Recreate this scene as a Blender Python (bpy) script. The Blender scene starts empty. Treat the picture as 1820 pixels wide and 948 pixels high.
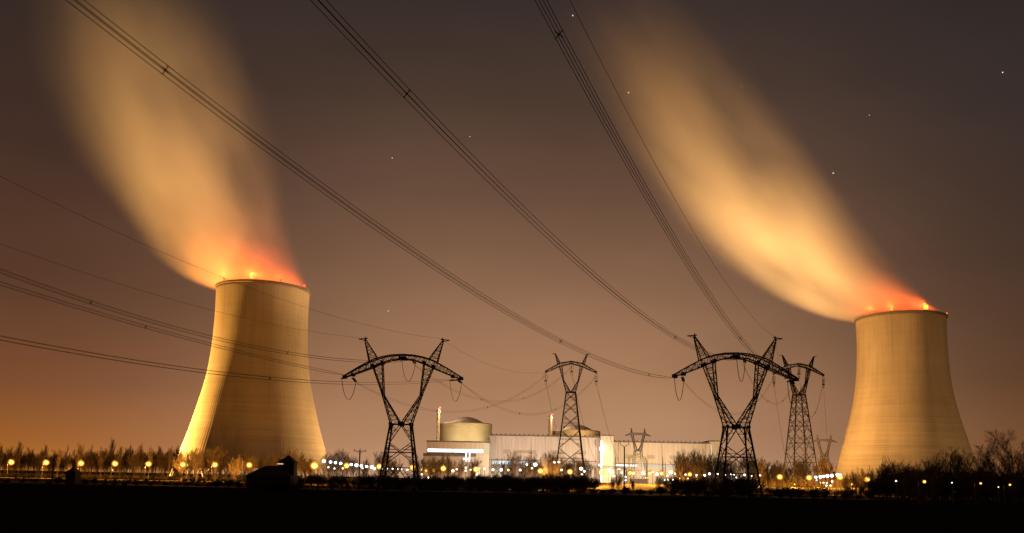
import bpy, math, random
from mathutils import Vector, Matrix
random.seed(7)
R = math.radians
S = bpy.context.scene
COL = S.collection

# ------------------------------------------------------------------ camera
F, CX, PY, EYE = 1500.0, 910.0, 679.0, 4.2        # focal length and principal point in the pixels of the 1820 px wide photograph
ROLL, PITCH = R(1.1), math.atan(173 / 1500)
R0 = Vector((1, 0, 0)); F0 = Vector((0, math.cos(PITCH), math.sin(PITCH))); U0 = Vector((0, -math.sin(PITCH), math.cos(PITCH)))
CR = R0 * math.cos(ROLL) + U0 * math.sin(ROLL)
CU = -R0 * math.sin(ROLL) + U0 * math.cos(ROLL)
cam_d = bpy.data.cameras.new('camera'); cam = bpy.data.objects.new('camera', cam_d); COL.objects.link(cam)
m = Matrix((CR, CU, -F0)).transposed().to_4x4(); m.translation = Vector((0, 0, EYE))
cam.matrix_world = m
cam_d.sensor_width = 36; cam_d.lens = F / 1820 * 36; cam_d.shift_y = (PY - 474) / 1820
cam_d.clip_start = 0.5; cam_d.clip_end = 9000
S.camera = cam

def at(px, py, Y):
    d = CR * ((px - CX) / F) + F0 + CU * ((PY - py) / F)
    return Vector((0, 0, EYE)) + d * (Y / d.y)
def gnd(px, Y, py=860):
    p = at(px, py, Y); return Vector((p.x, Y, 0.0))

# ------------------------------------------------------------------ sky and exposure
def lin(r, g, b):
    f = lambda c: (c / 255 / 12.92) if c <= 10 else ((c / 255 + .055) / 1.055) ** 2.4
    return (f(r), f(g), f(b), 1.0)
W = bpy.data.worlds.new('World'); S.world = W; W.use_nodes = True
def build_world():
    nt = W.node_tree; nt.nodes.clear(); N = nt.nodes.new; L = nt.links.new
    out = N('ShaderNodeOutputWorld'); bg = N('ShaderNodeBackground')
    tc = N('ShaderNodeTexCoord'); sep = N('ShaderNodeSeparateXYZ'); L(tc.outputs['Generated'], sep.inputs[0])
    def M(op, a, b=None, c=None):
        n = N('ShaderNodeMath'); n.operation = op
        for i, v in enumerate((a, b, c)):
            if v is None: continue
            if isinstance(v, (int, float)): n.inputs[i].default_value = v
            else: L(v, n.inputs[i])
        return n.outputs[0]
    el = M('ARCSINE', sep.outputs[2])                       # elevation, radians
    t = M('DIVIDE', M('MAXIMUM', el, 0.0), 0.60)            # 0 at the horizon, 1 at 34 degrees
    az = M('ARCTAN2', sep.outputs[0], sep.outputs[1])       # 0 straight ahead
    def ramp(stops):
        r = N('ShaderNodeValToRGB'); L(t, r.inputs[0]); e = r.color_ramp.elements
        while len(e) < len(stops): e.new(0.5)
        for k, (p, c) in enumerate(stops): e[k].position = p; e[k].color = lin(*c)
        return r.outputs[0]
    mid = ramp([(0.0, (200, 158, 124)), (.06, (187, 142, 108)), (.18, (172, 127, 93)), (.38, (139, 102, 77)), (.55, (108, 79, 62)), (.72, (79, 60, 49)), (.90, (58, 47, 44)), (1.0, (50, 43, 42))])
    lef = ramp([(0.0, (186, 112, 40)), (.05, (156, 94, 42)), (.15, (122, 75, 46)), (.30, (94, 61, 43)), (.55, (68, 47, 38)), (.80, (56, 44, 39)), (1.0, (44, 39, 38))])
    rig = ramp([(0.0, (140, 88, 48)), (.08, (116, 75, 44)), (.2, (92, 62, 43)), (.4, (70, 51, 41)), (.65, (54, 44, 41)), (1.0, (42, 37, 37))])
    def sm(a, b):
        n = N('ShaderNodeMapRange'); n.interpolation_type = 'SMOOTHSTEP'; L(az, n.inputs[0])
        n.inputs[1].default_value = a; n.inputs[2].default_value = b; return n.outputs[0]
    def mix(f, a, b):
        n = N('ShaderNodeMix'); n.data_type = 'RGBA'; L(f, n.inputs[0]); L(a, n.inputs[6]); L(b, n.inputs[7]); return n.outputs[2]
    c = mix(sm(-0.02, -0.56), mid, lef)
    c = mix(sm(0.14, 0.60), c, rig)
    nz = N('ShaderNodeTexNoise'); nz.inputs['Scale'].default_value = 3.0; nz.inputs['Detail'].default_value = 5
    mp = N('ShaderNodeMapping'); mp.inputs['Scale'].default_value = (1, 1, 2.6); L(tc.outputs['Generated'], mp.inputs[0]); L(mp.outputs[0], nz.inputs['Vector'])
    mrn = N('ShaderNodeMapRange'); L(nz.outputs['Fac'], mrn.inputs[0]); mrn.inputs[1].default_value = .3; mrn.inputs[2].default_value = .7; mrn.inputs[3].default_value = .90; mrn.inputs[4].default_value = 1.09
    L(c, bg.inputs[0]); L(mrn.outputs[0], bg.inputs[1])
    L(bg.outputs[0], out.inputs[0])
build_world()
S.view_settings.view_transform = 'Standard'; S.view_settings.look = 'None'
S.view_settings.exposure = 0.0; S.view_settings.gamma = 1.0
S.render.engine = 'CYCLES'
cy = S.cycles
cy.max_bounces = 4; cy.diffuse_bounces = 2; cy.glossy_bounces = 1; cy.transmission_bounces = 2; cy.volume_bounces = 2; cy.transparent_max_bounces = 8
cy.use_denoising = True; cy.volume_max_steps = 256; cy.sample_clamp_indirect = 4.0; cy.sample_clamp_direct = 0.0
cy.use_light_tree = True

# ------------------------------------------------------------------ materials
def new_mat(name):
    mt = bpy.data.materials.new(name); mt.use_nodes = True
    return mt, mt.node_tree, mt.node_tree.nodes['Principled BSDF']
def rough_mat(name, c1, c2, scale=1.0, rough=.85, bump=0.0, metal=0.0, detail=4):
    mt, nt, b = new_mat(name); N = nt.nodes.new; L = nt.links.new
    tc = N('ShaderNodeTexCoord'); nz = N('ShaderNodeTexNoise'); nz.inputs['Scale'].default_value = scale; nz.inputs['Detail'].default_value = detail
    L(tc.outputs['Object'], nz.inputs['Vector'])
    r = N('ShaderNodeValToRGB'); r.color_ramp.elements[0].position = .3; r.color_ramp.elements[1].position = .7
    r.color_ramp.elements[0].color = (*c1, 1); r.color_ramp.elements[1].color = (*c2, 1)
    L(nz.outputs['Fac'], r.inputs[0]); L(r.outputs[0], b.inputs['Base Color'])
    b.inputs['Roughness'].default_value = rough; b.inputs['Metallic'].default_value = metal
    if bump:
        bp = N('ShaderNodeBump'); bp.inputs['Strength'].default_value = bump; L(nz.outputs['Fac'], bp.inputs['Height']); L(bp.outputs[0], b.inputs['Normal'])
    return mt
def glow_mat(name, col, strength):
    mt = bpy.data.materials.new(name); mt.use_nodes = True; nt = mt.node_tree; nt.nodes.clear()
    e = nt.nodes.new('ShaderNodeEmission'); e.inputs[0].default_value = (*col, 1); e.inputs[1].default_value = strength
    o = nt.nodes.new('ShaderNodeOutputMaterial'); nt.links.new(e.outputs[0], o.inputs[0])
    try: mt.cycles.emission_sampling = 'NONE'
    except Exception: pass
    return mt
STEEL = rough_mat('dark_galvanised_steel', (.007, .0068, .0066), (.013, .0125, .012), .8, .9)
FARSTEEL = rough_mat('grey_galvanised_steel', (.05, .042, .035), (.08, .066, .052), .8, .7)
WIRE = rough_mat('weathered_aluminium_cable', (.02, .019, .018), (.03, .028, .026), 3, .8)
GLASSI = rough_mat('dark_glass_insulator', (.012, .012, .012), (.025, .025, .025), 3, .4)
BARK = rough_mat('winter_bark', (.045, .034, .024), (.085, .062, .042), 2.0, .95)
TWIG = rough_mat('winter_twigs', (.055, .04, .026), (.10, .07, .045), .6, .95)
SHRUBM = rough_mat('dark_shrub_twigs', (.022, .018, .012), (.05, .038, .024), .6, .95)
POLEM = rough_mat('lamp_pole_steel', (.012, .011, .01), (.02, .018, .016), 1.5, .6)
WOOD = rough_mat('tarred_wood', (.02, .016, .012), (.04, .03, .022), 2, .9)
HOUSE = rough_mat('dark_render', (.006, .0057, .0054), (.011, .010, .0095), 1.2, .9)
ROOFM = rough_mat('dark_tiles', (.012, .011, .010), (.022, .02, .018), 3, .9)
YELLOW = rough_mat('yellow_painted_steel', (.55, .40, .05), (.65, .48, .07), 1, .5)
CONC = rough_mat('pale_concrete', (.36, .32, .27), (.46, .42, .36), .05, .9)
WALLC = rough_mat('brown_wall', (.16, .11, .07), (.24, .17, .11), .15, .9)
SODIUM = glow_mat('sodium_lamp_glow', (1.0, .55, .10), 6.0)
def halo_mat():  # lamp glare put in as a see-through, self-glowing amber ball
    mt = bpy.data.materials.new('amber_lamp_halo'); mt.use_nodes = True; nt = mt.node_tree; nt.nodes.clear(); N = nt.nodes.new
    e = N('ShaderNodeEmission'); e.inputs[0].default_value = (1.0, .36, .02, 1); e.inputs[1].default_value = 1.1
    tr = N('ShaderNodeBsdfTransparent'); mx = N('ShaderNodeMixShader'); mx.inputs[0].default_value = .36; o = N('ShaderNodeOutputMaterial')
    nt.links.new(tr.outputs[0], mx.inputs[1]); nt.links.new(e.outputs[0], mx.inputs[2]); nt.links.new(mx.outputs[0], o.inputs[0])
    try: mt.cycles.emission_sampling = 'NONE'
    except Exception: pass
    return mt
HALO = halo_mat()
WHITEG = glow_mat('white_lamp_glow', (.92, .96, 1.0), 5.0)
WARMG = glow_mat('warm_lamp_glow', (1.0, .80, .52), 3.0)
REDG = glow_mat('red_lamp_glow', (1.0, .09, .02), 2.8)
COLDPANE = glow_mat('lit_cold_panes', (.86, .95, 1.0), 1.6)
DIMPANE = glow_mat('lit_dim_panes', (.80, .86, .78), .7)
WARMEDGE = glow_mat('warm_edge_glow', (1.0, .78, .42), .8)  # even warm glow for strips along wall edges
STARM = glow_mat('starlight', (1.0, .93, .82), 1.2)

# ------------------------------------------------------------------ helpers
class MB:
    def __init__(s): s.v = []; s.f = []
    def quadring(s, p, q, w0, w1, n=4, cap=True, rot=math.pi / 4):
        p = Vector(p); q = Vector(q); d = q - p
        if d.length < 1e-6: return
        d.normalize(); u = d.cross(Vector((0, 0, 1)))
        if u.length < 1e-3: u = Vector((1, 0, 0))
        u.normalize(); w = d.cross(u); b = len(s.v)
        for c, rr in ((p, w0), (q, w1)):
            for k in range(n):
                a = rot + 2 * math.pi * k / n; s.v.append(c + (u * math.cos(a) + w * math.sin(a)) * rr)
        for k in range(n):
            k2 = (k + 1) % n; s.f.append((b + k, b + k2, b + n + k2, b + n + k))
        if cap: s.f.append(tuple(b + k for k in reversed(range(n)))); s.f.append(tuple(b + n + k for k in range(n)))
    def bar(s, p, q, w): s.quadring(p, q, w * .7071, w * .7071)
    def tube(s, pts, r, n=5):
        b = len(s.v); pts = [Vector(p) for p in pts]; m_ = len(pts)
        for i, p in enumerate(pts):
            d = (pts[min(i + 1, m_ - 1)] - pts[max(i - 1, 0)]).normalized(); u = d.cross(Vector((0, 0, 1)))
            if u.length < 1e-3: u = Vector((1, 0, 0))
            u.normalize(); w = d.cross(u)
            for k in range(n):
                a = 2 * math.pi * k / n; s.v.append(p + (u * math.cos(a) + w * math.sin(a)) * r)
        for i in range(m_ - 1):
            for k in range(n):
                k2 = (k + 1) % n; s.f.append((b + i * n + k, b + i * n + k2, b + (i + 1) * n + k2, b + (i + 1) * n + k))
        s.f.append(tuple(b + k for k in reversed(range(n)))); s.f.append(tuple(b + (m_ - 1) * n + k for k in range(n)))
    def box(s, x0, x1, y0, y1, z0, z1):
        b = len(s.v)
        for z in (z0, z1):
            for x, y in ((x0, y0), (x1, y0), (x1, y1), (x0, y1)): s.v.append(Vector((x, y, z)))
        for f in ((3, 2, 1, 0), (4, 5, 6, 7), (0, 1, 5, 4), (1, 2, 6, 5), (2, 3, 7, 6), (3, 0, 4, 7)): s.f.append(tuple(b + k for k in f))
    def lathe(s, prof, n=48, closed=False, c=(0, 0, 0)):
        b = len(s.v); c = Vector(c); mm = len(prof)
        for r, z in prof:
            for k in range(n):
                a = 2 * math.pi * k / n; s.v.append(c + Vector((r * math.cos(a), r * math.sin(a), z)))
        for i in range(mm if closed else mm - 1):
            i2 = (i + 1) % mm
            for k in range(n):
                k2 = (k + 1) % n; s.f.append((b + i * n + k, b + i * n + k2, b + i2 * n + k2, b + i2 * n + k))
    def ball(s, c, r, n=10, mrings=6, sq=1.0):
        prof = [(max(r * math.sin(math.pi * i / mrings), r * .02), -r * sq * math.cos(math.pi * i / mrings)) for i in range(mrings + 1)]
        s.lathe(prof, n, c=c)
    def build(s, name, mat, parent=None, smooth=False):
        me = bpy.data.meshes.new(name); me.from_pydata([tuple(v) for v in s.v], [], s.f); me.update()
        me.materials.append(mat)
        if smooth:
            for p in me.polygons: p.use_smooth = True
        o = bpy.data.objects.new(name, me); COL.objects.link(o)
        if parent: o.parent = parent
        return o
def tag(o, label=None, cat=None, group=None, kind=None):
    for k, v in (('label', label), ('category', cat), ('group', group), ('kind', kind)):
        if v: o[k] = v
    return o
def root(name, loc, rz=0, label=None, cat=None, group=None):
    o = bpy.data.objects.new(name, None); COL.objects.link(o); o.location = loc; o.rotation_euler = (0, 0, rz)
    o.empty_display_size = 1
    return tag(o, label, cat, group)
def copy_thing(src, loc, rz=0, sc=(1, 1, 1), label=None, group=None):
    r = src.copy(); COL.objects.link(r); r.location = loc; r.rotation_euler = (0, 0, rz); r.scale = sc
    if label: r['label'] = label
    if group: r['group'] = group
    for ch in list(src.children):
        c = ch.copy(); COL.objects.link(c); c.parent = r
        for g in ch.children:
            d = g.copy(); COL.objects.link(d); d.parent = c
    return r
ORD = ['first', 'second', 'third', 'fourth', 'fifth', 'sixth', 'seventh', 'eighth', 'ninth', 'tenth', 'eleventh', 'twelfth', 'thirteenth', 'fourteenth', 'fifteenth', 'sixteenth', 'seventeenth', 'eighteenth', 'nineteenth', 'twentieth']
TENS = {20: 'twenty', 30: 'thirty', 40: 'forty', 50: 'fifty', 60: 'sixty'}
def nth(i):
    i += 1
    if i <= 20: return ORD[i - 1]
    t, u = i // 10 * 10, i % 10
    return TENS[t] + '-' + ORD[u - 1] if u else TENS[t][:-1] + 'ieth'
def point_light(name, parent, loc, col, power, size=.4):
    d = bpy.data.lights.new(name, 'POINT'); d.color = col; d.energy = power; d.shadow_soft_size = size
    o = bpy.data.objects.new(name, d); COL.objects.link(o); o.location = loc
    if parent: o.parent = parent
    return o
def spot_light(name, parent, loc, target, col, power, angle=90, size=.6, blend=.6):
    d = bpy.data.lights.new(name, 'SPOT'); d.color = col; d.energy = power; d.shadow_soft_size = size; d.spot_size = R(angle); d.spot_blend = blend if angle > 70 else 1.0
    o = bpy.data.objects.new(name, d); COL.objects.link(o); o.location = loc
    base = parent.matrix_world.translation if parent is None else (Vector(parent.location) if parent else Vector())
    dv = Vector(target) - (base + Vector(loc)); o.rotation_euler = dv.to_track_quat('-Z', 'Y').to_euler()
    if parent: o.parent = parent
    return o
SOD = (1.0, .40, .05)

# ------------------------------------------------------------------ ground
def build_ground():
    mt, nt, b = new_mat('field_soil_and_meadow'); N = nt.nodes.new; L = nt.links.new
    g = N('ShaderNodeNewGeometry'); sep = N('ShaderNodeSeparateXYZ'); L(g.outputs['Position'], sep.inputs[0])
    n1 = N('ShaderNodeTexNoise'); n1.inputs['Scale'].default_value = .35; n1.inputs['Detail'].default_value = 8; L(g.outputs['Position'], n1.inputs['Vector'])
    n2 = N('ShaderNodeTexNoise'); n2.inputs['Scale'].default_value = .03; n2.inputs['Detail'].default_value = 3; L(g.outputs['Position'], n2.inputs['Vector'])
    a = N('ShaderNodeMath'); a.operation = 'MULTIPLY_ADD'; L(n2.outputs['Fac'], a.inputs[0]); a.inputs[1].default_value = 30; L(sep.outputs[1], a.inputs[2])
    mr = N('ShaderNodeMapRange'); L(a.outputs[0], mr.inputs[0]); mr.inputs[1].default_value = 288; mr.inputs[2].default_value = 296
    soil = N('ShaderNodeValToRGB'); soil.color_ramp.elements[0].color = (.010, .009, .007, 1); soil.color_ramp.elements[1].color = (.028, .024, .016, 1); L(n1.outputs['Fac'], soil.inputs[0])
    gr = N('ShaderNodeValToRGB'); gr.color_ramp.elements[0].color = (.032, .025, .010, 1); gr.color_ramp.elements[1].color = (.075, .058, .022, 1)
    gr.color_ramp.elements[0].position = .3; gr.color_ramp.elements[1].position = .75; L(n1.outputs['Fac'], gr.inputs[0])
    mx = N('ShaderNodeMix'); mx.data_type = 'RGBA'; L(mr.outputs[0], mx.inputs[0]); L(soil.outputs[0], mx.inputs[6]); L(gr.outputs[0], mx.inputs[7]); L(mx.outputs[2], b.inputs['Base Color'])
    b.inputs['Roughness'].default_value = 1.0; b.inputs['Specular IOR Level'].default_value = 0.0
    xs = [-6000, -2500, -1200] + list(range(-600, 601, 60)) + [1200, 2500, 6000]
    ys = [-600, -100] + list(range(0, 320, 8)) + list(range(320, 900, 40)) + [1200, 2500, 6500]
    mb = MB(); rnd = random.Random(3)
    for y in ys:
        for x in xs:
            z = 0.0
            if 20 < y < 270 and abs(x) <= 600: z = rnd.uniform(-.12, .12)
            mb.v.append(Vector((x, y, z)))
    nx = len(xs)
    for j in range(len(ys) - 1):
        for i in range(nx - 1): mb.f.append((j * nx + i, j * nx + i + 1, (j + 1) * nx + i + 1, (j + 1) * nx + i))
    o = mb.build('ground', mt); tag(o, 'dark ploughed field running to a lamp lit meadow', None, None, 'structure')
    # grassy rise at the far edge of the field
    mb = MB(); secs = []
    for i in range(61):
        x = -330 + 11 * i; pxs = 910 + x / 265 * 1500
        h = .25 + .2 * math.sin(x * .031) + .15 * math.sin(x * .083 + 1) + (.5 if x > 110 else 0)
        secs.append([(x, 258, -.3), (x, 264, h * .7), (x, 269, h), (x, 275, h * .6), (x, 282, -.3)])
    for sct in secs:
        for p in sct: mb.v.append(Vector(p))
    for i in range(60):
        for k in range(4): mb.f.append((i * 5 + k, (i + 1) * 5 + k, (i + 1) * 5 + k + 1, i * 5 + k + 1))
    o = mb.build('grass_bank', rough_mat('bank_grass', (.012, .011, .006), (.03, .027, .014), .8, 1.0), smooth=True); tag(o, 'low grassy bank at the far edge of the dark field', None, None, 'structure')
build_ground()

def build_embankment():
    """lamp lit grass slope in front of the plant and the warehouse"""
    mb = MB(); n = 70; x0, x1 = xof_(1036, 450), xof_(1600, 450); rnd = random.Random(9)
    for i in range(n + 1):
        x = lerp_(x0, x1, i / n); e = min(1, min(i, n - i) / 5); w = rnd.uniform(-.12, .12)
        for y, z in ((408, -.2), (420, .35), (435, 1.1), (452, 2.0), (468, 2.9), (478, 3.25), (486, 3.2), (496, 1.2), (499, -.2)): mb.v.append(Vector((x, y, (z + w * (z > 0)) * e - (1 - e) * .3)))
    for i in range(n):
        for k in range(8): mb.f.append((i * 9 + k, (i + 1) * 9 + k, (i + 1) * 9 + k + 1, i * 9 + k + 1))
    o = mb.build('embankment', rough_mat('embankment_grass', (.030, .022, .008), (.075, .054, .020), .25, 1.0, detail=8), smooth=True); tag(o, 'lamp lit grass embankment before the plant', None, None, 'structure')
def xof_(px, Y): return at(px, 850, Y).x
def lerp_(a, b, t): return a + (b - a) * t
build_embankment()

# ------------------------------------------------------------------ cooling towers
def shell_material():
    mt, nt, b = new_mat('ribbed_tower_concrete'); N = nt.nodes.new; L = nt.links.new
    tc = N('ShaderNodeTexCoord'); sep = N('ShaderNodeSeparateXYZ'); L(tc.outputs['Object'], sep.inputs[0])
    def M(op, a, b_=None):
        n = N('ShaderNodeMath'); n.operation = op
        for i, v in enumerate((a, b_)):
            if v is None: continue
            if isinstance(v, (int, float)): n.inputs[i].default_value = v
            else: L(v, n.inputs[i])
        return n.outputs[0]
    ang = M('ARCTAN2', sep.outputs[1], sep.outputs[0]); z = sep.outputs[2]
    # poured lifts: bands of slightly different tone, each 1.6 m lift its own
    comb = N('ShaderNodeCombineXYZ'); L(M('MULTIPLY', ang, .25), comb.inputs[0]); L(M('MULTIPLY', z, .30), comb.inputs[2])
    lift = N('ShaderNodeTexNoise'); lift.inputs['Scale'].default_value = 1.0; lift.inputs['Detail'].default_value = 5; lift.inputs['Roughness'].default_value = .7; L(comb.outputs[0], lift.inputs['Vector'])
    comb2 = N('ShaderNodeCombineXYZ'); L(M('MULTIPLY', ang, 26.0), comb2.inputs[0]); L(M('MULTIPLY', z, .012), comb2.inputs[2])
    drip = N('ShaderNodeTexNoise'); drip.inputs['Scale'].default_value = 1.0; drip.inputs['Detail'].default_value = 5; L(comb2.outputs[0], drip.inputs['Vector'])
    comb3 = N('ShaderNodeCombineXYZ'); L(M('MULTIPLY', ang, 2.0), comb3.inputs[0]); L(M('MULTIPLY', z, .02), comb3.inputs[2])
    big = N('ShaderNodeTexNoise'); big.inputs['Scale'].default_value = 1.0; big.inputs['Detail'].default_value = 4; L(comb3.outputs[0], big.inputs['Vector'])
    # weathering streaks are strongest near the top
    hi = N('ShaderNodeMapRange'); L(z, hi.inputs[0]); hi.inputs[1].default_value = 20; hi.inputs[2].default_value = 150; hi.inputs[3].default_value = .25; hi.inputs[4].default_value = 1.0
    lo = N('ShaderNodeMapRange'); L(z, lo.inputs[0]); lo.inputs[1].default_value = 110; lo.inputs[2].default_value = 30; lo.inputs[3].default_value = .25; lo.inputs[4].default_value = 1.0
    v = M('ADD', M('MULTIPLY', M('MULTIPLY', M('SUBTRACT', drip.outputs['Fac'], .5), hi.outputs[0]), .34),
          M('ADD', M('MULTIPLY', M('MULTIPLY', M('SUBTRACT', lift.outputs['Fac'], .5), lo.outputs[0]), .62), M('MULTIPLY', M('SUBTRACT', big.outputs['Fac'], .5), .42)))
    ribs = M('SINE', M('MULTIPLY', ang, 140.0))
    v = M('ADD', v, M('MULTIPLY', M('MAXIMUM', ribs, 0.0), -.03))
    # casting joints every 6 m
    jn = M('GREATER_THAN', M('SINE', M('MULTIPLY', z, 1.047)), .93)
    v = M('ADD', M('ADD', v, M('MULTIPLY', jn, -.03)), .5)
    r = N('ShaderNodeValToRGB'); r.color_ramp.elements[0].color = (.20, .162, .115, 1); r.color_ramp.elements[0].position = .2
    r.color_ramp.elements[1].color = (.54, .45, .33, 1); r.color_ramp.elements[1].position = .8
    L(v, r.inputs[0]); L(r.outputs[0], b.inputs['Base Color']); b.inputs['Roughness'].default_value = .95; b.inputs['Specular IOR Level'].default_value = .1
    bp = N('ShaderNodeBump'); bp.inputs['Strength'].default_value = .08; bp.inputs['Distance'].default_value = .3; L(ribs, bp.inputs['Height']); L(bp.outputs[0], b.inputs['Normal'])
    return mt
SHELL = shell_material()
TPROF = [(63.2, 9), (59.9, 20.3), (53.5, 42.3), (47.7, 64.8), (42.8, 86.8), (40.0, 109), (38.8, 131), (38.5, 148), (38.8, 165)]
def interp(z):
    P = TPROF
    def r_at(i): return P[max(0, min(len(P) - 1, i))]
    for i in range(len(P) - 1):
        if P[i][1] <= z <= P[i + 1][1]:
            t = (z - P[i][1]) / (P[i + 1][1] - P[i][1]); p0, p1, p2, p3 = r_at(i - 1)[0], P[i][0], P[i + 1][0], r_at(i + 2)[0]
            m1 = (p2 - p0) / 2; m2 = (p3 - p1) / 2
            return (2*t**3-3*t**2+1)*p1 + (t**3-2*t**2+t)*m1 + (-2*t**3+3*t**2)*p2 + (t**3-t**2)*m2
    return P[-1][0]
def cooling_tower(px, Y, label, lamps, k):
    c = gnd(px, Y)
    t = root('cooling_tower', c, 0, label, 'cooling tower', 'cooling towers of the plant'); t.scale = (1, 1, k)
    zs = [9 + 156 * i / 60 for i in range(61)]
    prof = [(interp(z), z) for z in zs] + [(interp(z) - .5, z) for z in reversed(zs)]
    mb = MB(); mb.lathe(prof, 144, closed=True); mb.build('shell', SHELL, t, True)
    mb = MB(); mb.lathe([(38.9, 164.2), (39.9, 164.4), (39.9, 166.0), (38.1, 166.0), (38.1, 164.2)], 96, closed=True); mb.build('rim', rough_mat('dark_rim_concrete', (.13, .10, .08), (.19, .15, .12), .3, .95), t)  # rim ring in a darker tone than the shell
    mb = MB()
    for k in range(44):
        a = 2 * math.pi * k / 44; b = 2 * math.pi * (k + .5) / 44; a2 = 2 * math.pi * (k + 1) / 44
        p = lambda r, an, z: Vector((r * math.cos(an), r * math.sin(an), z))
        mb.bar(p(66, a, 0), p(63, b, 9.2), .9); mb.bar(p(66, a2, 0), p(63, b, 9.2), .9)
    mb.lathe([(68, 0), (68, 1.4), (67, 1.4), (67, 0)], 96, closed=True)
    mb.build('column_ring', CONC, t)
    for (dpx, dy, big, pw) in lamps:
        a = math.radians(dpx); r = 39.0; lp = Vector((r * math.cos(a), r * math.sin(a), 166.0))
        mb = MB(); mb.quadring(lp, lp + Vector((0, 0, 1.0)), .25, .25, 8); h = mb.build('lamp_bracket', POLEM, t)
        mb = MB(); mb.ball(lp + Vector((0, 0, 1.0 + big)), big, 12, 8); mb.build('warning_light', REDG if dy == 0 else glow_mat('amber_warning_glow', (1.0, .36, .03), 4.0), t)
        ll = point_light('warning_glow', t, lp + Vector((0, 0, 2.6 + big * 2)), (1.0, .10, .012), pw, 1.0)
    return t, c
towerL, cL = cooling_tower(450, 717, 'left cooling tower with its left flank in bright yellow floodlight', [(178, 0, .9, 6.2e+04), (232, 0, .9, 6.2e+04), (272, 1, 1.2, 9.92e+04), (307, 0, .9, 7.44e+04), (345, 0, 1.0, 6.2e+04), (60, 0, .8, 9.92e+04), (120, 0, .8, 9.92e+04)], .981)
towerR, cR = cooling_tower(1610, 779, 'right cooling tower evenly lit in amber, bare trees at its foot', [(205, 0, .8, 1.86e+04), (235, 1, .8, 1.86e+04), (278, 1, 2.0, 9.92e+04), (330, 0, .7, 2.48e+04), (80, 0, .8, 4.34e+04)], .970)

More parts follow.
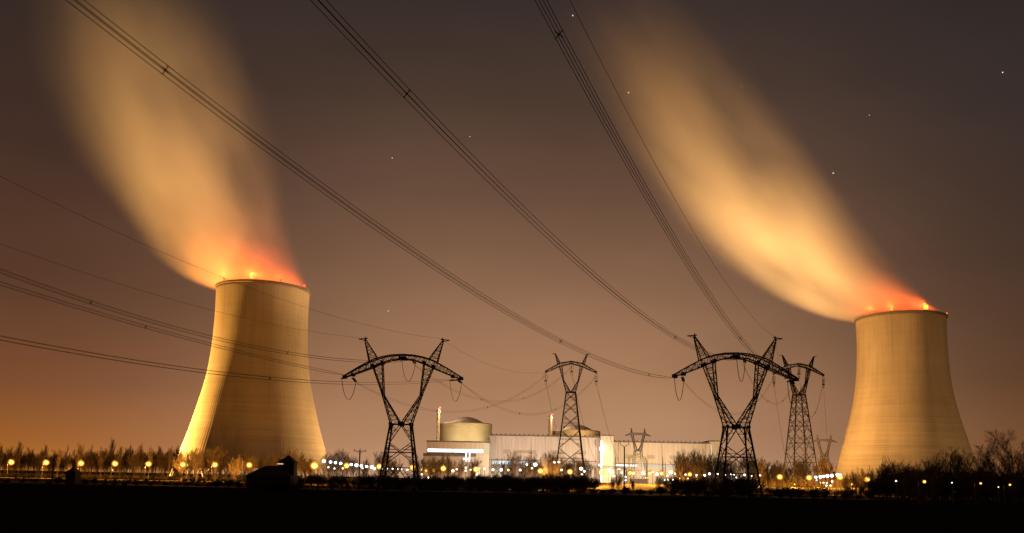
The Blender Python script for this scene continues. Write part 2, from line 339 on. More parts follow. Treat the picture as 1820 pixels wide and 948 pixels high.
# ------------------------------------------------------------------ steam plumes
def plume(name, base, a_s, b_h, c_h, r0, rk, rmax, D0, Lh, top, label, seed):
    """steam as a real volume: centre line x = a_s*sqrt(h)+b_h*h, y = c_h*h, radius r0+rk*sqrt(h)"""
    mb = MB(); n = 24; hs = [-1.0 + (top + 1.0) * (i / 22) ** 1.5 for i in range(23)]
    for h in hs:
        hh = max(h, 0); s = math.sqrt(hh); rr = min(r0 + rk * s, rmax) * 1.22
        if hh < 2: rr = r0 * .985
        for k in range(n):
            a = 2 * math.pi * k / n; mb.v.append(Vector((a_s * s + b_h * hh + rr * math.cos(a), c_h * hh + rr * math.sin(a), h)))
    for i in range(len(hs) - 1):
        for k in range(n):
            k2 = (k + 1) % n; mb.f.append((i * n + k, i * n + k2, (i + 1) * n + k2, (i + 1) * n + k))
    mb.f.append(tuple(reversed(range(n)))); mb.f.append(tuple((len(hs) - 1) * n + k for k in range(n)))
    mt = bpy.data.materials.new('steam_' + name); mt.use_nodes = True; nt = mt.node_tree; nt.nodes.clear(); N = nt.nodes.new; L = nt.links.new
    def M(op, *v):
        nd = N('ShaderNodeMath'); nd.operation = op
        for i, x in enumerate(v):
            if isinstance(x, (int, float)): nd.inputs[i].default_value = x
            else: L(x, nd.inputs[i])
        return nd.outputs[0]
    tc = N('ShaderNodeTexCoord'); sp = N('ShaderNodeSeparateXYZ'); L(tc.outputs['Object'], sp.inputs[0]); x, y, z = sp.outputs
    h = M('MAXIMUM', z, 0.0); s = M('SQRT', h)
    dx = M('SUBTRACT', x, M('ADD', M('MULTIPLY', s, a_s), M('MULTIPLY', h, b_h))); dy = M('SUBTRACT', y, M('MULTIPLY', h, c_h))
    rr = M('MINIMUM', M('ADD', r0, M('MULTIPLY', s, rk)), rmax)
    u = M('DIVIDE', dx, rr); v = M('DIVIDE', dy, rr)
    cb = N('ShaderNodeCombineXYZ'); L(M('MULTIPLY', u, 1.25), cb.inputs[0]); L(M('MULTIPLY', v, 1.25), cb.inputs[1]); L(M('ADD', M('MULTIPLY', s, .15), seed), cb.inputs[2])
    nz = N('ShaderNodeTexNoise'); nz.inputs['Scale'].default_value = 1.0; nz.inputs['Detail'].default_value = 3.5; nz.inputs['Roughness'].default_value = .5; L(cb.outputs[0], nz.inputs['Vector'])
    d = M('SQRT', M('ADD', M('MULTIPLY', u, u), M('MULTIPLY', v, v)))
    wob = M('ADD', d, M('MULTIPLY', M('SUBTRACT', nz.outputs['Fac'], .5), M('MULTIPLY', M('MINIMUM', M('DIVIDE', h, 60.0), 1.0), 1.1)))
    mr = N('ShaderNodeMapRange'); mr.interpolation_type = 'SMOOTHSTEP'; L(wob, mr.inputs[0]); mr.inputs[1].default_value = 1.10; mr.inputs[2].default_value = .35
    # softer edge the higher it rises
    L(M('SUBTRACT', .80, M('MINIMUM', M('DIVIDE', h, 60.0), .68)), mr.inputs[2])
    hard = N('ShaderNodeMapRange'); hard.interpolation_type = 'SMOOTHSTEP'; L(d, hard.inputs[0]); hard.inputs[1].default_value = 1.2; hard.inputs[2].default_value = .9
    tex = N('ShaderNodeMapRange'); L(nz.outputs['Fac'], tex.inputs[0]); tex.inputs[1].default_value = .34; tex.inputs[2].default_value = .66; tex.inputs[3].default_value = .12; tex.inputs[4].default_value = 1.7
    fall = M('POWER', 2.718, M('DIVIDE', h, -Lh))
    endf = N('ShaderNodeMapRange'); endf.interpolation_type = 'SMOOTHSTEP'; L(h, endf.inputs[0]); endf.inputs[1].default_value = top; endf.inputs[2].default_value = top * .6
    dens = M('MULTIPLY', M('MULTIPLY', M('MULTIPLY', mr.outputs[0], hard.outputs[0]), M('MULTIPLY', tex.outputs[0], fall)), M('MULTIPLY', endf.outputs[0], D0))
    vs = N('ShaderNodeVolumeScatter'); vs.inputs['Color'].default_value = (.97, .96, .94, 1); vs.inputs['Anisotropy'].default_value = 0.1; L(dens, vs.inputs['Density'])
    o = N('ShaderNodeOutputMaterial'); L(vs.outputs[0], o.inputs['Volume'])
    try: mt.cycles.volume_step_rate = .22
    except Exception: pass
    ob = mb.build('steam_plume', mt); ob.location = base
    tag(ob, label, 'steam plume', 'steam plumes'); ob.visible_shadow = True
    return ob
plume('west', cL + Vector((0, 0, 163.8)), -5.6, -.25, .30, 37.5, 4.7, 106, .0128, 310, 400, 'steam plume drifting from the left cooling tower over red rim lights', 3.0)
plume('east', cR + Vector((0, 0, 162)), -9.5, -.20, .30, 37.5, 4.7, 88, .027, 172, 430, 'steam plume leaning away from the right cooling tower, bright beneath', 11.3)

# ------------------------------------------------------------------ floodlights
def flood_mast(p, h, label, group, mat, spots, kind='floodlight mast'):
    t = root('floodlight_mast', p, 0, label, kind, group)
    mb = MB(); mb.quadring((0, 0, 0), (0, 0, h), .22, .14, 8); mb.build('pole', POLEM, t)
    mb = MB(); mb.bar((-1.2, 0, h), (1.2, 0, h), .2); mb.build('crossarm', POLEM, t)
    mb = MB()
    for x in (-.9, 0, .9): mb.ball((x, -.1, h + .5), .42, 8, 6)
    mb.build('lamp', mat, t)
    for (tgt, col, pw, ang) in spots: spot_light('floodlight', t, Vector((0, -.3, h + 1.4)), tgt, col, pw, ang)
    return t
YL = (1.0, .50, .11); PALE = (1.0, .58, .22)
fl_p = cL + Vector((-108, -26, 0))
flood_mast(fl_p, 5, 'floodlight mast left of the left cooling tower among bare trees', 'floodlight masts', SODIUM, [(cL + Vector((-30, 0, 95)), YL, 5.6e6, 140)])
flood_mast(cL + Vector((138, 18, 0)), 12, 'floodlight mast right of the left cooling tower near the white lamp row', 'floodlight masts', WARMG, [(cL + Vector((30, -10, 110)), PALE, 9.0e5, 110)])
flood_mast(cR + Vector((-200, -62, 0)), 16, 'floodlight mast left of the right cooling tower by the white lamps', 'floodlight masts', WARMG, [(cR + Vector((-40, 0, 145)), (1.0, .51, .14), 2.8e6, 95)])

flood_mast(cL + Vector((-300, 60, 0)), 7, 'added floodlight mast at far left behind the bare trees, brightening the steam', 'floodlight masts', SODIUM, [(cL + Vector((-95, 45, 360)), (1.0, .50, .15), 5.0e6, 56)])  # added light, brightens the left steam from its left side
flood_mast(cR + Vector((-250, -75, 0)), 7, 'added floodlight mast behind the slim right pylon, brightening the steam', 'floodlight masts', SODIUM, [(cR + Vector((-120, 35, 300)), (1.0, .50, .15), 1.75e7, 62)])  # added light, brightens the right steam from below left

flood_mast(cL + Vector((330, -60, 0)), 9, 'added floodlight mast before the cream hall, brightening the left steam plume', 'floodlight masts', WARMG, [(cL + Vector((-35, 30, 275)), (1.0, .58, .26), 6.0e6, 34)])  # added light, lifts the dim right part of the left steam
flood_mast(cR + Vector((120, -220, 0)), 7, 'added unseen fill light mast among the dark trees at far right', 'floodlight masts', SODIUM, [(cR + Vector((20, 0, 90)), (1.0, .55, .20), 6.0e5, 100)])  # added fill light for the right flank of the right tower

# ------------------------------------------------------------------ power plant buildings
def facade_mat(name, c1, c2):
    mt, nt, b = new_mat(name); N = nt.nodes.new; L = nt.links.new
    tc = N('ShaderNodeTexCoord'); mp = N('ShaderNodeMapping'); mp.inputs['Scale'].default_value = (.5, .05, .03); L(tc.outputs['Object'], mp.inputs[0])
    nz = N('ShaderNodeTexNoise'); nz.inputs['Scale'].default_value = 1.0; nz.inputs['Detail'].default_value = 5; L(mp.outputs[0], nz.inputs['Vector'])
    sp = N('ShaderNodeSeparateXYZ'); L(tc.outputs['Object'], sp.inputs[0])
    w = N('ShaderNodeMath'); w.operation = 'PINGPONG'; L(sp.outputs[0], w.inputs[0]); w.inputs[1].default_value = 1.5
    g = N('ShaderNodeMath'); g.operation = 'LESS_THAN'; L(w.outputs[0], g.inputs[0]); g.inputs[1].default_value = .12
    r = N('ShaderNodeValToRGB'); r.color_ramp.elements[0].color = (*c1, 1); r.color_ramp.elements[1].color = (*c2, 1); r.color_ramp.elements[0].position = .3; r.color_ramp.elements[1].position = .7; L(nz.outputs['Fac'], r.inputs[0])
    mx = N('ShaderNodeMix'); mx.data_type = 'RGBA'; L(g.outputs[0], mx.inputs[0]); L(r.outputs[0], mx.inputs[6]); mx.inputs[7].default_value = (c1[0] * .97, c1[1] * .97, c1[2] * .97, 1); L(mx.outputs[2], b.inputs['Base Color'])
    b.inputs['Roughness'].default_value = .7
    return mt
FAC1 = facade_mat('ribbed_grey_cladding', (.34, .29, .26), (.46, .40, .36))
FAC2 = facade_mat('ribbed_cream_cladding', (.42, .34, .26), (.53, .44, .34))
ROOFEDGE = rough_mat('grey_roof_edge', (.09, .075, .065), (.14, .12, .10), .3, .8)
DOMEC = rough_mat('dome_concrete', (.34, .30, .24), (.44, .40, .32), .06, .9)
DOMETOP = rough_mat('dome_roof_concrete', (.36, .32, .27), (.44, .40, .34), .06, .9)
def zof(px, py, Y): return at(px, py, Y).z
def xof(px, Y, py=840): return at(px, py, Y).x
def hall(px0, px1, pyt, Y, depth, label, fac, notch=True):
    x0, x1 = xof(px0, Y), xof(px1, Y); z = zof((px0 + px1) / 2, pyt, Y)
    t = root('turbine_hall', ((x0 + x1) / 2, Y, 0), 0, label, 'industrial building', 'power plant buildings'); w = (x1 - x0) / 2
    mb = MB(); mb.box(-w, w, 0, depth, 0, z - 1.2); mb.build('wall', fac, t)
    mb = MB(); mb.box(-w - .3, w + .3, -.3, depth + .3, z - 1.2, z); mb.build('roof', ROOFEDGE, t)
    if notch:
        k = -w + 1
        while k < w - 1.5:
            mb = MB(); mb.box(k, k + 1.4, .4, 2.2, z, z + .9); mb.build('roof_vent', ROOFEDGE, t); k += 4.2
    return t, w, z
def band(t, name, xa, xb, z0, z1, mat, y=-.12):
    mb = MB(); mb.box(xa, xb, y - .15, y + .15, z0, z1); return mb.build(name, mat, t)
Y1 = 760
h1, w1, z1 = hall(869, 1068, 774, Y1, 70, 'long grey turbine hall behind the middle pylon with vents on its roof', FAC1)
zb = zof(915, 823, Y1)
band(h1, 'window_band', -w1 + 3, -w1 + 43, zb - 1.4, zb + 1.4, COLDPANE); band(h1, 'window_band', -w1 + 46, -w1 + 66, zb - 1.4, zb + 1.0, DIMPANE)
band(h1, 'canopy', -w1 + 1, w1 - 4, zb + 2.2, zb + 2.8, ROOFEDGE, -.9)
s1, w1s, z1s = hall(1067.5, 1090, 773, Y1 - 6, 60, 'tall cream stair block with a glowing strip for its lit corner edge', FAC2, False)
mb = MB(); zt, zl = zof(1067, 783, Y1 - 6), 2.0
mb.box(-w1s - .1, -w1s + 1.2, -.5, -.05, zl, zt); mb.build('edge_glow', glow_mat('lit_corner_glow', (.95, .97, 1.0), 2.6), s1)  # lamp lit edge of the recess put in as a glowing strip
zc = zof(1067, 798, Y1 - 6)
mb = MB(); mb.ball((-w1s + .9, -2.0, zc), 2.2, 12, 8); mb.bar((-w1s + .9, -.4, zc), (-w1s + .9, -1.2, zc), .4); lampo = mb.build('floodlight', glow_mat('bright_white_flood', (.95, .98, 1.0), 9), s1)
point_light('floodlight_beam', s1, (-w1s + .9, -6.0, zc), (.9, .95, 1.0), 9e2, .8)
Y2 = 800
h2, w2, z2 = hall(1090, 1263, 785.5, Y2, 70, 'lower cream turbine hall right of the stair block behind the small pylon', FAC2)
zb = zof(1140, 828, Y2)
band(h2, 'window_band', -w2 + 2, -w2 + 22, zb - .9, zb + .9, COLDPANE); band(h2, 'window_band', -w2 + 24, -w2 + 57, zb - .9, zb + .7, DIMPANE)
band(h2, 'canopy', -w2 + 1, w2 - 8, zb + 1.5, zb + 2.0, ROOFEDGE, -.9)
s2, w2s, z2s = hall(1263.4, 1279, 783, Y2 - 5, 50, 'narrow cream end block closing the lower turbine hall', FAC2, False)
band(s2, 'edge_glow', -w2s - .1, -w2s + 1.2, 6, z2s - 4, WARMEDGE)
Y3 = 740
h3, w3, z3 = hall(757, 869, 784, Y3, 60, 'pale auxiliary building below the left reactor dome with a white light band', FAC2, False)
zb = zof(815, 801.5, Y3)
for k, (a, b) in enumerate(((759, 803), (804.5, 830), (831.5, 858))):
    band(h3, 'window_band', xof(a, Y3) - h3.location.x, xof(b, Y3) - h3.location.x, zb - 1.35, zb + 1.35, glow_mat('bright_cold_panes', (.93, .97, 1.0), 2.2))
mb = MB(); mb.box(xof(858.5, Y3) - h3.location.x, w3 + .05, -.35, -.05, zb - 3, zof(860, 789, Y3)); mb.build('right_edge_glow', WARMEDGE, h3)
mb = MB(); mb.box(-w3 - 2, w3 - 12, -7, -.2, 0, zof(810, 812, Y3)); mb.build('annex', FAC1, h3)
mb = MB(); mb.box(-w3 - 2.2, w3 - 11.8, -7.2, -.21, zof(810, 812, Y3) + .003, zof(810, 807, Y3)); mb.build('annex_roof', ROOFEDGE, h3)
zb2 = zof(810, 815, Y3)
mb = MB(); mb.box(5, 11, -7.3, -7.01, zb2 - 1.2, zb2 + .3); mb.build('window_band', COLDPANE, h3)
# reactor domes and vent stacks
def reactor(px0, px1, py_rim, py_top, Y, label):
    x0, x1 = xof(px0, Y, 760), xof(px1, Y, 760); r = (x1 - x0) / 2 / 1.0; zr = zof((px0 + px1) / 2, py_rim, Y); zt = zof((px0 + px1) / 2, py_top, Y)
    t = root('reactor_building', ((x0 + x1) / 2, Y, 0), 0, label, 'reactor building', 'reactor domes of the plant')
    mb = MB(); mb.lathe([(r * .985, 0), (r * .985, zr - 3.2), (r, zr - 3.0), (r, zr)], 64); mb.build('wall', DOMEC, t, False)
    prof = [(r * math.cos(a) ** .9 if a < 1.55 else .05, zr + .003 + (zt - zr) * (math.sin(a) ** 1.6)) for a in [i * math.pi / 2 / 14 for i in range(15)]]
    prof = [(r, zr + .003), (r * .98, zr + .9), (r * .67, zr + 1.8)] + [(r * .66 * (1 - i / 10), zr + 1.9 + (zt - zr - 1.9) * (1 - (1 - i / 10) ** 2)) for i in range(10)] + [(.05, zt)]
    mb = MB(); mb.lathe(prof, 64); mb.build('dome', DOMETOP, t, True)
    return t
reactor(782, 875, 755, 741.5, 830, 'left reactor building, its whole pale drum showing above the auxiliary building')
reactor(982, 1067, 768, 755, 850, 'right reactor building, only its dome showing over the turbine hall roof')
def stack(px0, px1, pyt, Y, label):
    x0, x1 = xof(px0, Y, 740), xof(px1, Y, 740); z = zof(px0, pyt, Y); r = (x1 - x0) / 2
    t = root('vent_stack', ((x0 + x1) / 2, Y, 0), 0, label, 'vent stack', 'vent stacks beside the reactors')
    mb = MB(); mb.lathe([(r, 0), (r, z), (r * .8, z), (r * .8, 0)], 24, closed=True); mb.build('shaft', FAC2, t, False)
    mb = MB(); mb.quadring((r, 0, z), (r, 0, z + .6), .2, .2, 6); mb.ball((r, 0, z + 1.3), .9, 8, 6); mb.build('warning_light', glow_mat('stack_red', (1.0, .2, .1), 3), t)
    mb = MB(); mb.ball((r + .5, -r * .6, z - 2), .5, 8, 6); mb.build('dome_fill_lamp', WARMG, t); point_light('dome_fill_light', t, (r + 6.0, -r - 2, z - 2.0), (1, .72, .46), 1.2e4, .5)  # lamp and light below the stack top are added to brighten the dome
stack(776.3, 781.8, 727, 815, 'pale vent stack left of the left reactor drum with a red lamp')
stack(975, 981.5, 739, 840, 'orange lit vent stack left of the right reactor dome with a red lamp')
# small pale block right of the plant
t = root('plant_shed', (xof(1377, 700), 700, 0), 0, 'small pale plant block seen between the two right pylons', 'building')
mb = MB(); w = 5.0; mb.box(-w, w, 0, 10, 0, zof(1377, 829, 700)); mb.build('wall', FAC1, t)
mb = MB(); mb.box(-w - .2, -w + 1.8, -.3, -.02, 0, zof(1377, 830, 700)); mb.build('edge_glow', WARMEDGE, t)  # lit left edge of the block put in as a glowing strip
# long brown warehouse behind the right pylon and low wall on the left
def long_block(px0, px1, Y, z, dep, name, label, cat, mat, roofm):
    x0, x1 = xof(px0, Y), xof(px1, Y); w = (x1 - x0) / 2
    t = root(name, ((x0 + x1) / 2, Y, 0), 0, label, cat)
    mb = MB(); mb.box(-w, w, 0, dep, 0, z); mb.build('wall', mat, t)
    mb = MB(); mb.box(-w - .2, w + .2, -.2, dep + .2, z + .003, z + .45); mb.build('roof' if dep > 3 else 'coping', roofm, t)
    return t
long_block(1345, 1562, 500, 7.6, 24, 'warehouse', 'long low brown warehouse behind the right pylons, lit by street lamps', 'warehouse', WALLC, ROOFEDGE)
long_block(-30, 330, 560, 1.5, .5, 'perimeter_wall', 'low brown perimeter wall behind the left row of lamps', 'wall', WALLC, WALLC)
long_block(560, 1360, 640, 2.2, .4, 'perimeter_wall', 'grey perimeter wall in front of the reactor halls', 'wall', CONC, CONC)
# floodlights of the halls
for i, (px, Y, h, pw, colr) in enumerate(((790, 690, 14, 1.2e4, PALE), (850, 690, 12, 1.4e4, (1, .8, .55)), (905, 700, 14, 40000, (1, .80, .60)), (965, 700, 12, 40000, (1, .82, .64)), (1035, 700, 14, 40000, (1, .66, .36)), (1100, 725, 14, 40000, (1, .68, .36)), (1160, 735, 12, 6.0e4, (1, .76, .5)), (1225, 735, 14, 7.0e4, (1, .74, .46)))):
    t = flood_mast(gnd(px, Y), h, '%s floodlight mast from the left in the yard facing the halls' % nth(i), 'yard floodlight masts', WARMG, [], 'floodlight mast')
    q = Vector((t.location.x, t.location.y + 70, 22)); spot_light('floodlight', t, (0, .6, h + 1.6), q, colr, pw * 2.1, 150)
def roof_fill(px, Y, z, label, lights):  # added roof lamps that brighten the reactor drum and domes
    p = at(px, 780, Y); t = root('roof_fill_lamp', (p.x, Y, z), 0, label, 'floodlight', 'added roof fill lamps under the reactor domes')
    mb = MB(); mb.quadring((0, 0, 0), (0, 0, 1.2), .12, .1, 6); mb.build('bracket', POLEM, t)
    mb = MB(); mb.ball((0, 0, 1.6), .4, 8, 6); mb.build('lamp', WARMG, t)
    for x, pw, c in lights: point_light('floodlight', t, (x, -1, 2.6), c, pw, .5)  # added fill lights for the reactor drum and domes
roof_fill(800, 785, z3, 'added roof fill lamp left, under the left reactor drum', ((-2, 3.5e4, (1, .74, .36)),))
roof_fill(858, 785, z3, 'added roof fill lamp right, under the left reactor drum', ((2, 4.5e4, (1, .74, .34)),))
roof_fill(1000, 800, z1, 'added roof fill lamp left, under the right reactor dome', ((0, 3.0e4, (1, .58, .22)),))
roof_fill(1048, 805, z1, 'added roof fill lamp right, under the right reactor dome', ((0, 3.0e4, (1, .58, .22)),))
# doors, downpipes and louvres on the long walls, tanks and sheds in the yard
PIPE = rough_mat('grey_downpipe', (.16, .14, .12), (.22, .19, .16), 1, .6)
for (t, w, z, n) in ((h1, w1, z1, 3), (h2, w2, z2, 3)):
    for k in range(n):
        x = -w + 5 + (2 * w - 10) * k / (n - 1)
        mb = MB(); mb.bar((x, -.22, 0), (x, -.22, z - 1.4), .3); mb.build('downpipe', PIPE, t)
    for k in range(3):
        x = -w * .6 + w * .55 * k; mb = MB(); mb.box(x, x + 5, -.13, -.02, 0, 6.5); mb.build('door', ROOFEDGE, t)
    for k in range(4):
        x = -w * .75 + w * .45 * k; mb = MB()
        for q in range(5): mb.box(x, x + 7, -.16, -.02, z * .62 + q * .7, z * .62 + q * .7 + .35)
        o = mb.build('louvre', PIPE, t)
for k, (px, Y, r, h, lab) in enumerate(((772, 700, 4.5, 9, 'pale storage tank left in the yard before the auxiliary building'), (846, 705, 3.4, 14, 'tall narrow storage tank before the auxiliary building'), (1206, 745, 5, 8, 'pale storage tank before the right end of the cream hall'))):
    t = root('storage_tank', gnd(px, Y), 0, lab, 'tank', 'storage tanks in the yard')
    mb = MB(); mb.lathe([(r, 0), (r, h), (r * .98, h + .15), (.05, h + r * .25)], 32); mb.build('shell', CONC, t)
    mb = MB(); mb.bar((r + .2, -.3, 0), (r + .2, -.3, h + 1), .12); mb.bar((r + .2, .3, 0), (r + .2, .3, h + 1), .12)
    for q in range(int(h / .6)): mb.bar((r + .2, -.3, .5 + q * .6), (r + .2, .3, .5 + q * .6), .06)
    mb.build('ladder', POLEM, t)
for k, (px, Y, w, h, lab) in enumerate(((885, 720, 9, 7, 'low flat shed before the left end of the grey hall'), (1020, 725, 8, 6, 'low flat shed before the right end of the grey hall'), (1136, 690, 7, 6, 'small brown transformer house under the distant pylon'))):
    t = root('yard_shed', gnd(px, Y), 0, lab, 'shed', 'low sheds in the yard')
    mb = MB(); mb.box(-w, w, -3, 4, 0, h); mb.build('wall', WALLC if k == 2 else FAC1, t)
    mb = MB(); mb.box(-w - .3, w + .3, -3.3, 4.3, h + .003, h + .4); mb.build('roof', ROOFEDGE, t)
    mb = MB(); mb.box(-w * .4, -w * .4 + 3, -3.1, -2.98, 0, 3.6); mb.build('door', ROOFEDGE, t)

# ------------------------------------------------------------------ pylons
def lerp(a, b, t): return a + (b - a) * t
def prof_at(P, z):
    for (za, va), (zb_, vb) in zip(P[:-1], P[1:]):
        if za <= z <= zb_: return lerp(va, vb, (z - za) / (zb_ - za))
    return P[-1][1] if z > P[-1][0] else P[0][1]
def face_lattice(mb, A0, A1, B0, B1, n, w, cross=True, horiz=True):
    """bracing between two members A0-A1 and B0-B1"""
    A0, A1, B0, B1 = map(Vector, (A0, A1, B0, B1))
    for i in range(n):
        a, b = A0.lerp(A1, i / n), A0.lerp(A1, (i + 1) / n); c, d = B0.lerp(B1, i / n), B0.lerp(B1, (i + 1) / n)
        if cross: mb.bar(a, d, w); mb.bar(c, b, w)
        elif i % 2: mb.bar(a, d, w)
        else: mb.bar(c, b, w)
        if horiz and i: mb.bar(a, c, w)
def boxgirder(mb, secs, wm, wb, alt=True):
    """secs: list of 4-corner sections; main members plus zigzag bracing on all four faces"""
    for s0, s1 in zip(secs[:-1], secs[1:]):
        for k in range(4): mb.bar(s0[k], s1[k], wm)
    for i, (s0, s1) in enumerate(zip(secs[:-1], secs[1:])):
        for k in range(4):
            k2 = (k + 1) % 4
            if (i + k) % 2: mb.bar(s0[k], s1[k2], wb)
            else: mb.bar(s0[k2], s1[k], wb)
    for s0 in secs:
        for k in range(4): mb.bar(s0[k], s0[(k + 1) % 4], wb)
def secs_between(a, b, n):
    a = [Vector(p) for p in a]; b = [Vector(p) for p in b]
    return [[a[k].lerp(b[k], i / n) for k in range(4)] for i in range(n + 1)]
def insulator(mb, p, q, r=.22, n=9):
    p = Vector(p); q = Vector(q); mb.bar(p, q, .08); d = (q - p)
    for i in range(n):
        c = p + d * ((i + .5) / n); mb.quadring(c - d * .25 / n, c + d * .25 / n, r, r * .7, 8)
def jumper(mb, p, q, sag, r=.05, n=14):
    p = Vector(p); q = Vector(q)
    for off in (-.2, .2):
        pts = []
        for i in range(n + 1):
            t = i / n; c = p.lerp(q, t); c = c + Vector((0, off, -sag * (1 - (2 * t - 1) ** 2) ** .8)); pts.append(c)
        mb.tube(pts, r, 5)

def near_pylon(loc, rz, label):
    t = root('pylon', loc, rz, label, 'pylon', 'broad tension pylons in front')
    WM, WB = .34, .13
    bx = lambda z: lerp(5.9, 3.2, z / 20.9); by = lambda z: lerp(5.2, 1.9, z / 20.9)
    C = lambda z: [Vector((-bx(z), -by(z), z)), Vector((bx(z), -by(z), z)), Vector((bx(z), by(z), z)), Vector((-bx(z), by(z), z))]
    # lower body
    mb = MB()
    c0, c1 = C(0), C(20.9)
    for k in range(4): mb.bar(c0[k], c1[k], WM + .08)
    for k in range(4):
        k2 = (k + 1) % 4
        top = (c1[k] + c1[k2]) / 2
        mb.bar(c1[k], c1[k2], .30)
        L16, R16 = C(15.2)[k], C(15.2)[k2]
        mb.bar(top, L16, .22); mb.bar(top, R16, .22)
        for zz in (18.9, 17.0):
            l, r = C(zz)[k], C(zz)[k2]; f = (20.9 - zz) / 5.7
            lm, rm = top.lerp(L16, f), top.lerp(R16, f); mb.bar(l, lm, WB); mb.bar(r, rm, WB)
            mb.bar(C(zz + 1.9)[k], lm, WB); mb.bar(C(zz + 1.9)[k2], rm, WB)
        lo_l, lo_r = C(8.6)[k], C(8.6)[k2]
        mb.bar(L16, lo_r, .22); mb.bar(R16, lo_l, .22)
        l, r = C(12.0)[k], C(12.0)[k2]; mb.bar(l, r, .18)
        for zz in (14.0, 12.9, 10.6, 9.6):
            f = (15.2 - zz) / 6.6
            pl = L16.lerp(lo_r, f if zz > 12 else 1 - f); pr = R16.lerp(lo_l, f if zz > 12 else 1 - f)
            if zz > 12: mb.bar(C(zz)[k], pl, WB); mb.bar(C(zz)[k2], pr, WB)
            else: mb.bar(C(zz)[k], R16.lerp(lo_l, f), WB); mb.bar(C(zz)[k2], L16.lerp(lo_r, f), WB)
        mid = (C(7.2)[k] + C(7.2)[k2]) / 2
        mb.bar(C(7.2)[k], C(7.2)[k2], .16); mb.bar(mid, c0[k], .22); mb.bar(mid, c0[k2], .22)
        for zz in (5.2, 3.4, 1.7):
            f = (7.2 - zz) / 7.2; mb.bar(C(zz)[k], mid.lerp(c0[k], f), WB); mb.bar(C(zz)[k2], mid.lerp(c0[k2], f), WB)
            mb.bar(C(zz + 1.8)[k], mid.lerp(c0[k], f), WB); mb.bar(C(zz + 1.8)[k2], mid.lerp(c0[k2], f), WB)
    for z in (0, 20.9):
        for p in C(z): mb.box(p.x - .45, p.x + .45, p.y - .4, p.y + .4, p.z - .35, p.z + .45)
    for y in (-1.9, 1.9): mb.box(-.75, .75, y - .16, y + .16, 20.3, 21.7)
    mb.build('lower_body', STEEL, t)
    # forks
    for s in (-1, 1):
        mb = MB()
        def sec(xo, xi, z_o, z_i, d): return [Vector((s * xo, -d, z_o)), Vector((s * xi, -d, z_i)), Vector((s * xi, d, z_i)), Vector((s * xo, d, z_o))]
        A = sec(3.2, .05, 20.9, 21.0, 1.9); Bk = sec(6.55, 5.85, 31.2, 30.1, 1.35); Ct = sec(9.75, 6.7, 39.4, 40.6, 1.3)
        boxgirder(mb, secs_between(A, Bk, 7), .30, WB); boxgirder(mb, secs_between(Bk, Ct, 6), .30, WB)
        for p in Ct: mb.box(p.x - .5, p.x + .5, p.y - .16, p.y + .16, p.z - .5, p.z + .6)
        mb.build('fork', STEEL, t)
    # crossarm, one girder in two halves
    ups = [(0, 43.2, 1.3), (3.6, 43.0, 1.3), (6.7, 42.4, 1.3), (9.75, 41.4, 1.3), (14.2, 39.0, .9), (18.9, 36.2, .3)]
    los = [(0, 41.9, 1.3), (3.6, 41.5, 1.3), (6.7, 40.4, 1.3), (9.75, 39.0, 1.3), (14.0, 37.3, .9), (18.6, 35.6, .3)]
    mb = MB()
    for s in (-1, 1):
        secs = []
        for i in range(len(ups) - 1):
            (xa, za, da), (xb, zb_, db) = ups[i], ups[i + 1]; (xc, zc_, dc), (xd, zd, dd) = los[i], los[i + 1]
            a = [(s * xa, -da, za), (s * xa, da, za), (s * xc, dc, zc_), (s * xc, -dc, zc_)]; b = [(s * xb, -db, zb_), (s * xb, db, zb_), (s * xd, dd, zd), (s * xd, -dd, zd)]
            part = secs_between(a, b, 2 if i < 3 else 4); secs += part if not secs else part[1:]
        boxgirder(mb, secs, .34, WB)
        mb.box(s * 18.7 - .7, s * 18.7 + .7, -.5, .5, 35.3, 36.3); mb.box(s * 16.0 - .6, s * 16.0 + .6, -.9, .9, 36.0, 36.9)
    mb.box(-1.3, 1.0, -1.5, 1.5, 41.5, 42.5)
    mb.build('crossarm', STEEL, t)
    for s in (-1, 1):
        mb = MB(); secs = secs_between([(s * 10.9, -1.2, 40.8), (s * 10.9, 1.2, 40.8), (s * 8.3, 1.2, 42.0), (s * 8.3, -1.2, 42.0)], [(s * 12.75, -.12, 48.0), (s * 12.75, .12, 48.0), (s * 12.35, .12, 48.0), (s * 12.35, -.12, 48.0)], 6)
        boxgirder(mb, secs, .24, .11); mb.bar((s * 11.8, 0, 48.4), (s * 14.7, 0, 48.1), .3); mb.bar((s * 12.5, 0, 47.8), (s * 12.4, 0, 48.9), .3); mb.bar((s * 14.6, 0, 48.1), (s * 12.7, 0, 47.6), .14)
        mb.build('earthwire_peak', STEEL, t)
    # tension insulators and jumper loops
    for x, z in ((-18.2, 35.4), (17.9, 35.4), (.8, 41.6)):
        a, b = (x - 1.0, -1.8, z - .3), (x + 2.8, 1.8, z - .9)
        if x > 10: a, b = (x - 2.6, -1.8, z - .5), (x + .8, 1.8, z - .8)
        for p, src in ((a, (x, -.3, z)), (b, (x + (2.0 if x < 10 else -.5), .3, z + .2))):
            mb = MB()
            for o in (-.25, .25): insulator(mb, Vector(src) + Vector((o, 0, 0)), Vector(p) + Vector((o, 0, 0)), .24, 8)
            mb.build('insulator_string', GLASSI, t)
        mb = MB(); jumper(mb, a, b, 6.3); mb.build('jumper_loop', WIRE, t)
    return t

